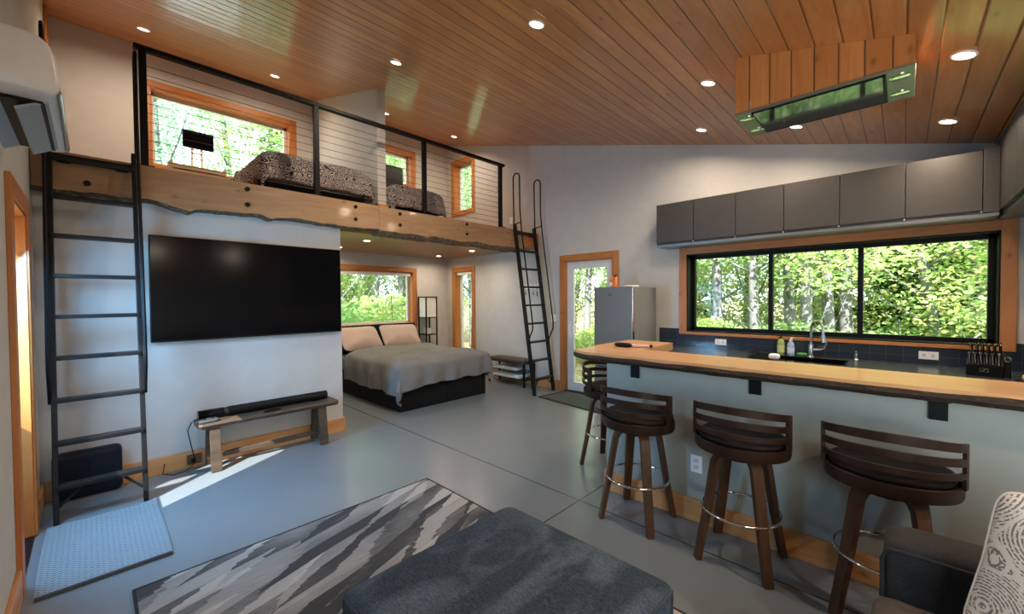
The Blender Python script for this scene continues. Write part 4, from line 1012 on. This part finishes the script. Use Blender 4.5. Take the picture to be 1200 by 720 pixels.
# shoe bench
sh = thing('shoe_bench', (-4.98, 5.16, 0), 'small bench with brown cushioned top and black legs by the right ladder', 'bench')
box_soft(-5.44, -4.55, 5.0, 5.295, .385, .46, .025, .012, .003, 10).build('seat', BROWNL, sh, True, 80)
for x in (-5.42, -4.57):
    for y in (5.02, 5.275): MB().box(x-.015, x+.015, y-.015, y+.015, 0, .39, .002).build('leg', BLK, sh)
for z in (.12, .25):
    b = MB()
    for y in (5.02, 5.10, 5.19, 5.275): b.tube([(-5.42, y, z), (-4.57, y, z)], .006, 6)
    b.tube([(-5.42, 5.02, z), (-5.42, 5.275, z)], .007, 6).tube([(-4.57, 5.02, z), (-4.57, 5.275, z)], .007, 6)
    b.build('shoe_rack', BLK, sh)
TOW = fabric('pale_blue_towel', (.50, .60, .70), (.70, .78, .86), 90)
for i, z in enumerate((.128, .258)):
    tg = thing('folded_towel', (-5.0, 5.15, z), ('pale folded towel on the lower rack of the shoe bench', 'pale folded towel on the upper rack of the shoe bench')[i], 'towel', 'pale towels in the shoe bench')
    box_soft(-5.38, -4.70 if i == 0 else -4.78, 5.03, 5.27, z, z+.045, .015, .008, .006, 8).build('cloth', TOW, tg, True, 80)
    MB().box(-5.38, -4.80, 5.026, 5.032, z+.018, z+.024, .001).build('fold', TOW, tg)
kr = thing('key_rack', (-4.62, YR, 1.70), 'white key rack with hanging keys on the wall behind the right ladder', 'key rack')
b = MB().box(-4.80, -4.46, YR-.014, YR-.001, 1.66, 1.685, .002)
for i, x in enumerate((-4.76, -4.67, -4.58, -4.50)):
    b.box(x-.028, x-.018, YR-.012, YR-.001, 1.685, 1.755).box(x+.012, x+.022, YR-.012, YR-.001, 1.685, 1.755).box(x-.02, x+.02, YR-.012, YR-.001, 1.742 if i % 2 else 1.715, 1.755 if i % 2 else 1.727)
b.build('rail', WHITE, kr)
for i, x in enumerate((-4.77, -4.68, -4.60, -4.51)):
    kk = MB().tube([(x, YR-.014, 1.665), (x, YR-.035, 1.655), (x, YR-.035, 1.67)], .004, 6).build('hook', BLK, kr)
    ky = thing('key_bunch', (x, YR-.03, 1.6), ('key bunch hanging first from the left on the key rack', 'key bunch hanging second from the left on the key rack', 'key bunch hanging third from the left on the key rack', 'key bunch hanging rightmost on the key rack')[i], 'keys', 'keys on the rack')
    MB().tube([(x+.014*math.cos(a), YR-.032, 1.637+.018*math.sin(a)) for a in [2*PI*q/12 for q in range(12)]], .002, 5, closed=True).build('ring', STEEL, ky)
    MB().box(x-.008, x+.008, YR-.034, YR-.030, 1.56-.02*(i % 2), 1.622, .001).build('key', BLKM, ky)

# ------------------------------------------------------------------ loft furniture
def m_quilt():
    g = G('black_white_paisley_cover'); v = g.coord(); d = g.noise(v, 9, 2)
    vo = g.vor(v, 14); r = g.math('SINE', g.math('ADD', g.math('MULTIPLY', vo.outputs['Distance'], 30), g.math('MULTIPLY', d, 16)))
    f = g.noise(v, 60, 3)
    k = g.math('GREATER_THAN', g.math('ADD', r, g.math('MULTIPLY', g.math('SUBTRACT', f, .5), 2)), -.05)
    return g.set(g.mix(k, (.022, .02, .024), (.42, .38, .37)), .9)
QUILT = m_quilt()
def loftbed(x0, x1, y0, y1, label, zt, plabel, glabel):
    t = thing('loft_bed', ((x0+x1)/2, (y0+y1)/2, 2.6), label, 'bed')
    MB().box(x0, x1-.02, y0, y1, 2.601, 2.82, .01).build('base', BEDBLK, t)
    MB().box(x0+.01, x1-.01, y0+.01, y1-.01, 2.82, zt-.12, .05, None, 3).build('mattress', DUVET, t, True)
    def q(u, v):
        L = x1-x0+.0; W = (y1-y0)+.62
        x = x0+.32+(L-.32+.30)*u; y = (y0+y1)/2+(v-.5)*W; z = zt
        zx = max(0, x-(x1+.02)); x = min(x, x1+.02+.03*min(1, zx*5))
        oy = max(0, y0-.02-y, y-(y1+.02))
        y = max(y0-.02-.03*min(1, oy*5), min(y1+.02+.03*min(1, oy*5), y))
        z += .014*nz((x*3, y*3, 7))+.012*nz((x*7, y*7, 2))
        d = math.hypot(zx, oy)
        if zx > 0: x += .02*math.sin(y*21)
        if oy > 0: y += .02*math.sin(x*19)
        ed = min(1, max(0, 1-min(x1+.02-x, y-y0+.02, y1+.02-y)/.15)) if d == 0 else 1
        return (x, y, z-d*.9-.06*ed*ed)
    o = MB().grid(q, 44, 40).build('quilt', QUILT, t, True, 180)
    mm = o.modifiers.new('thickness', 'SOLIDIFY'); mm.thickness = .03; mm.offset = 1
    yc = (y0+y1)/2
    p = thing('pillow', (x0+.3, yc, zt), plabel, 'pillow')
    MB().superell((x0+.22, yc, zt+.06), (.22, .32, .08), .7, .35, 32, 14).build('pillowcase', QUILT, p, True, 180)
    return t
loftbed(-6.85, -4.98, 1.34, 2.46, 'loft bed with black and white patterned cover beside the large loft window', 3.13, 'patterned pillow on the loft bed by the large window', '')
loftbed(-6.85, -4.98, 2.86, 3.60, 'loft bed with black and white patterned cover right of the loft partition', 3.07, 'patterned pillow on the loft bed right of the partition', '')
PALE = wood('pale_birch', (.52, .36, .22), (.64, .47, .31), 'Y', 0, .5, False)
dkk = thing('loft_desk', (-6.6, 1.0, 2.6), 'low pale wooden desk with raised edges below the large loft window', 'desk')
DZ = 3.10
MB().box(-6.9, -6.35, .72, 1.24, DZ, DZ+.02, .003).build('top', PALE, dkk)
MB().box(-6.9, -6.35, .70, .72, 2.62, DZ+.11, .003).box(-6.9, -6.35, 1.24, 1.26, 2.62, DZ+.11, .003).build('side_panel', PALE, dkk)
MB().box(-6.37, -6.35, .72, 1.24, DZ-.06, DZ+.07, .003).build('front_rail', PALE, dkk)
for x in (-6.88, -6.38):
    for y in (.71, 1.25): MB().box(x-.02, x+.02, y-.012, y+.012, 2.601, 2.7, .002).build('leg', PALE, dkk)
mn = thing('monitor', (-6.62, 1.0, DZ+.02), 'small black monitor on a white stand before the large loft window', 'monitor')
MB().box(-6.635, -6.60, .85, 1.175, 3.47, 3.69, .006).build('screen_housing', BLK, mn)
MB().box(-6.601, -6.598, .86, 1.165, 3.485, 3.682).build('screen', BLKG, mn)
b = MB()
for y in (.945, 1.045): b.box(-6.63, -6.61, y-.013, y+.013, DZ+.022, 3.48, .002)
b.box(-6.63, -6.61, .94, 1.05, 3.40, 3.415).box(-6.70, -6.54, .90, 1.09, DZ+.021, DZ+.03, .002)
b.build('stand', WHITE, mn)
t = thing('speaker_box', (-6.7, 1.30, 3.2), 'small black box beside the pillow of the left loft bed', 'speaker')
MB().box(-6.98, -6.90, 1.48, 1.57, 2.601, 3.36, .01).build('housing', BLK, t)
MB().box(-6.90, -6.896, 1.49, 1.56, 3.2, 3.35).build('grille', BLKM, t)
t = thing('speaker_box', (-6.7, 3.2, 3.6), 'black box before the small loft window right of the partition', 'speaker')
MB().box(-7.0, -6.85, 3.55, 4.15, 2.601, 3.98, .01).build('housing', BLK, t)
MB().box(-6.851, -6.847, 3.57, 4.13, 3.6, 3.95).build('grille', BLKM, t)
t = thing('wall_outlet', (-5.35, YR, 3.0), 'white outlet on the loft wall near the last railing post', 'outlet')
MB().box(-5.18, -5.11, YR-.006, YR, 2.86, 2.98, .002).build('cover_plate', WHITE, t)
for z in (2.90, 2.94): MB().box(-5.16, -5.13, YR-.008, YR-.006, z-.012, z+.012, .001).build('socket', WHITEM, t)
t = thing('light_switch', (-4.3, YR, 1.15), 'white light switch plate between the right ladder and the door', 'switch')
MB().box(-4.23, -4.12, YR-.006, YR, 1.12, 1.24, .002).build('cover_plate', WHITE, t)
for x in (-4.20, -4.15): MB().box(x-.014, x+.014, YR-.009, YR-.006, 1.15, 1.21, .002).build('rocker', WHITE, t)

# ------------------------------------------------------------------ outside: ground, trees, shrubs
def m_ground():
    g = G('forest_litter'); v = g.coord(); n = g.noise(v, 3, 6, .7); f = g.noise(v, 30, 4, .7)
    k = g.math('ADD', g.math('MULTIPLY', n, .5), g.math('MULTIPLY', f, .5))
    return g.set(g.ramp(k, [(.36, (.08, .09, .03)), (.5, (.35, .27, .15)), (.62, (.62, .55, .42))]), .95)
def gr(u, v):
    x = -45+70*u; y = -30+75*v
    z = -.12-.03*abs(nz((x*.2, y*.2, 0)))
    d = max(0, y-9)*.03+max(0, -10-x)*.03
    return (x, y, z-.02+d+.25*nz((x*.15, y*.15, 3))*min(1, max(0, max(y-7, -9-x))/6))
gmesh = MB().grid(gr, 40, 40).build('ground', m_ground(), None, True, 180); gmesh['kind'] = 'structure'
def m_leaf(name, cols, tr=.58):
    g = G(name); gi = g.n('ShaderNodeNewGeometry'); oi = g.n('ShaderNodeObjectInfo')
    r = g.math('FRACT', g.math('ADD', gi.outputs['Random Per Island'], g.math('MULTIPLY', oi.outputs['Random'], .13)))
    c = g.ramp(r, cols)
    d = g.n('ShaderNodeBsdfDiffuse'); t = g.n('ShaderNodeBsdfTranslucent'); g.l(c, d.inputs[0]); g.l(c, t.inputs[0])
    mx = g.n('ShaderNodeMixShader'); mx.inputs[0].default_value = tr; g.l(d.outputs[0], mx.inputs[1]); g.l(t.outputs[0], mx.inputs[2]); g.l(mx.outputs[0], g.out.inputs[0]); return g.m
LEAF_A = m_leaf('maple_leaf', [(0, (.32, .54, .20)), (.35, (.46, .66, .27)), (.65, (.62, .75, .34)), (.88, (.80, .77, .40)), (1, (.84, .62, .34))])
LEAF_B = m_leaf('alder_leaf', [(0, (.28, .50, .21)), (.5, (.43, .64, .30)), (.85, (.58, .72, .38)), (1, (.70, .77, .44))])
LEAF_C = m_leaf('cedar_spray', [(0, (.035, .09, .04)), (.6, (.08, .17, .07)), (1, (.18, .28, .11))], .25)
LEAF_D = m_leaf('blue_green_leaf', [(0, (.22, .44, .30)), (.5, (.38, .60, .42)), (1, (.56, .72, .54))])
def m_trunk():
    g = G('pale_alder_bark'); v = g.coord((1, 1, .3)); n = g.noise(v, 9, 5, .65, 1); s = g.noise(g.coord((2, 2, 9)), 3, 3)
    col = g.mix(g.ramp(s, [(.55, (0, 0, 0)), (.7, (.35, .35, .35))]), g.ramp(n, [(.3, (.11, .115, .12)), (.65, (.25, .26, .27))]), (.12, .11, .10))
    g.bump(n, .4, .02); return g.set(col, .9)
TRUNK = m_trunk()
def leafcloud(rnd, n, blobs, size):
    """folded leaf blades scattered in ellipsoid clumps"""
    verts, faces = [], []
    tot = sum(b_[3]*b_[4]*b_[5] for b_ in blobs)
    for (bx, by, bz, rx, ry, rz) in blobs:
        for _ in range(int(n*rx*ry*rz/tot)):
            while True:
                p = Vector((rnd.uniform(-1, 1), rnd.uniform(-1, 1), rnd.uniform(-1, 1)))
                if p.length < 1: break
            p = p.normalized()*(p.length**.55)
            c = Vector((bx+p.x*rx, by+p.y*ry, bz+p.z*rz))
            s = size*rnd.uniform(.6, 1.35)
            a = Vector((rnd.gauss(0, 1), rnd.gauss(0, 1), rnd.gauss(0, .5))).normalized()
            nrm = (Vector((rnd.gauss(0, .7), rnd.gauss(0, .7), 1))).normalized()
            sd = a.cross(nrm)
            if sd.length < .05: continue
            sd.normalize(); i = len(verts); fold = nrm*s*.12
            verts += [c, c+a*s*.5+sd*s*.34+fold, c+a*s, c+a*s*.5-sd*s*.34+fold]
            faces += [(i, i+1, i+2), (i, i+2, i+3)]
    return verts, faces
def leafmesh(name, seed, n, blobs, size, mat):
    v, f = leafcloud(random.Random(seed), n, blobs, size)
    me = bpy.data.meshes.new(name); me.from_pydata(v, [], f); me.materials.append(mat); return me
def trunkmesh(seed, h, r, lean, branches):
    rnd = random.Random(seed); b = MB(); pts = []; n = 12; ph = rnd.uniform(0, 6)
    for i in range(n+1):
        t = i/n; pts.append((lean[0]*t+.12*math.sin(3*t+ph)*t, lean[1]*t+.12*math.cos(2.5*t+ph)*t, h*t-.5*(i == 0)))
    b.tube(pts, [r*(1-.75*i/n)*(1.25 if i == 0 else 1) for i in range(n+1)], 10)
    for k in range(branches):
        t = .22+.7*k/branches; i = int(t*n); p = Vector(pts[i]); a = rnd.uniform(0, 2*PI); L = rnd.uniform(.8, 1.8)*(1.2-t)
        q = [p+Vector((math.cos(a)*L*s, math.sin(a)*L*s, L*s*(.5+.4*s))) for s in (0, .35, .7, 1)]
        b.tube(q, [r*.35*(1-t*.5), r*.25*(1-t*.5), r*.16, .008], 6)
    bmesh.ops.recalc_face_normals(b.b, faces=b.b.faces)
    me = bpy.data.meshes.new('trunk'); b.b.to_mesh(me); b.b.free(); me.materials.append(TRUNK)
    for p in me.polygons: p.use_smooth = True
    return me
def blobs_tree(seed, h0, h1, w, n):
    r = random.Random(seed); out = []
    for i in range(n):
        t = i/(n-1); z = h0+(h1-h0)*t; a = r.uniform(0, 2*PI); d = w*r.uniform(.25, .75)*(1-.4*t)
        out.append((d*math.cos(a), d*math.sin(a), z, w*r.uniform(.4, .6), w*r.uniform(.4, .6), w*r.uniform(.22, .36)))
    return out
PROTO = []
for i, (mat, nl, sz, h0, h1, w_, nb, lean, tr_) in enumerate(((LEAF_A, 8500, .085, 2.3, 8.5, 2.0, 18, (.5, .1), .10), (LEAF_B, 8500, .08, 2.7, 9.0, 1.9, 18, (-.4, .3), .11), (LEAF_D, 8500, .085, 1.4, 9.5, 2.1, 18, (.2, -.3), .11), (LEAF_A, 9000, .085, .4, 6.0, 1.9, 16, (.9, .2), .09))):
    PROTO.append((trunkmesh(20+i, h1+.3, tr_, lean, 9), leafmesh('crown', 40+i, nl, blobs_tree(60+i, h0, h1, w_, nb), sz, mat)))
CED = leafmesh('crown', 99, 7500, [(0, 0, .6+.75*k, 1.9-.17*k, 1.9-.17*k, .55) for k in range(9)], .17, LEAF_C)
CEDT = trunkmesh(98, 7.6, .14, (0, 0), 6)
SHR = [leafmesh('foliage', 101, 3600, [(0, 0, .45, .8, .8, .5), (.5, .3, .35, 5e-1, .5, .4), (-.5, -.2, .4, .55, .5, .45)], .075, LEAF_B), leafmesh('foliage', 102, 3600, [(0, 0, .5, .9, .7, .55), (.6, -.2, .35, .5, .5, .4)], .08, LEAF_A)]
STEMM = trunkmesh(103, .7, .02, (.1, .05), 5)
def plant(name, tm, cm, loc, sc, rz, label, cat, group, part='crown'):
    t = thing(name, loc, label, cat, group); t.scale = (sc, sc, sc); t.rotation_euler = (0, 0, rz)
    for nm, me in (('trunk' if part == 'crown' else 'stem', tm), (part, cm)):
        o = bpy.data.objects.new(nm, me); COL.objects.link(o); o.parent = t
def ring_of(pts, label, group):
    for (x, y, k, sc) in pts:
        tm, cm = PROTO[k] if k < 4 else (CEDT, CED)
        z = -.15+max(0, y-9)*.03+max(0, -10-x)*.03
        lb = label if k < 4 else label.replace('pale-barked leafy tree', 'dark green conifer')
        plant('tree' if k < 4 else 'conifer', tm, cm, (x, y, z), sc, random.uniform(0, 6.28), lb, 'tree', group if k < 4 else group+', conifers')
kit = [(-2.85, 9.4, 1, 1), (-2.5, 10.4, 0, 1), (-2.05, 8.9, 0, .95), (-1.62, 9.9, 1, 1), (-1.2, 9.0, 0, 1), (-.86, 11.0, 1, 1.1), (-1.0, 9.9, 1, .95), (.55, 10.6, 3, 1), (.15, 11.8, 3, 1.1), (1.25, 11.0, 3, 1.05), (2.0, 9.6, 3, 1), (.75, 12.8, 4, .9), (2.9, 11.4, 4, .95), (1.9, 13.5, 3, 1.3), (-2.3, 13.2, 3, 1.2), (-3.6, 14.5, 3, 1.25), (-1.2, 14.2, 3, 1.3), (-.3, 16.5, 2, 1.4), (3.8, 14.5, 0, 1.3), (1.2, 17.5, 4, 1.4), (-2.2, 17.8, 2, 1.5), (-3.9, 18.5, 3, 1.6)]
ring_of(kit, 'pale-barked leafy tree outside the wide kitchen window', 'trees outside the kitchen window')
dor = [(-5.1, 9.0, 1, 1), (-4.5, 11.8, 3, 1.1), (-5.9, 11, 0, 1.1), (-6.4, 13.5, 3, 1.2), (-4.9, 15.5, 2, 1.3), (-6.2, 9.3, 1, .9), (-7.6, 10.6, 3, 1.1), (-8.6, 7.4, 1, .9), (-10.4, 8.9, 2, 1.1), (-9.6, 11.4, 3, 1.2), (-11.6, 10.4, 3, 1.1), (-7.3, 16, 4, 1.3)]
ring_of(dor, 'pale-barked leafy tree outside the right wall by the glass door', 'trees outside the glass door')
bedt = [(-10.6, 4.4, 1, .9), (-10.9, 5.6, 0, .9), (-11.2, 6.6, 1, 1), (-12.2, 4.9, 3, 1.05), (-12.4, 7.4, 3, 1.1), (-13.4, 6.0, 2, 1.1), (-13.8, 8.4, 3, 1.2), (-12.6, 6.2, 2, 1.0), (-13.2, 3.4, 1, 1.1), (-11.9, 1.2, 2, 1.05), (-11.2, -.3, 2, 1), (-14.2, 1.2, 2, 1.2), (-14.6, -.9, 1, 1.2), (-13.0, -2.4, 2, 1.1), (-15.5, 3.5, 0, 1.3), (-15.6, 8, 1, 1.3), (-17, 5.6, 4, 1.4), (-11.0, 8.6, 1, 1)]
ring_of(bedt, 'pale-barked leafy tree behind the bed and loft windows', 'trees behind the bed and loft windows')
rs = random.Random(5)
for (x, y) in [(-2.6, 7.8), (-1.4, 8.8), (-.2, 8.0), (.9, 8.4), (2.0, 8.6), (.2, 11), (-4.6, 9.9), (-3.2, 10.6), (-5.6, 9.0), (-6.9, 8.2), (-8.2, 9.4), (1.6, 11.8), (3.2, 10.6)]:
    plant('shrub', STEMM, SHR[rs.randrange(2)], (x, y, -.14), rs.uniform(.8, 1.35), rs.uniform(0, 6), 'low leafy shrub on the ground outside the right wall', 'shrub', 'shrubs outside the right wall', 'foliage')
for (x, y) in [(-9.4, 3.2), (-9.8, 4.6), (-10.2, 6.0), (-11.4, 3.9), (-11.6, 6.6), (-9.6, 5.4), (-10.6, 3.0)]:
    plant('shrub', STEMM, SHR[rs.randrange(2)], (x, y, -.12), rs.uniform(1.2, 1.9), rs.uniform(0, 6), 'leafy shrub on the ground behind the bed window', 'shrub', 'shrubs behind the bed window', 'foliage')
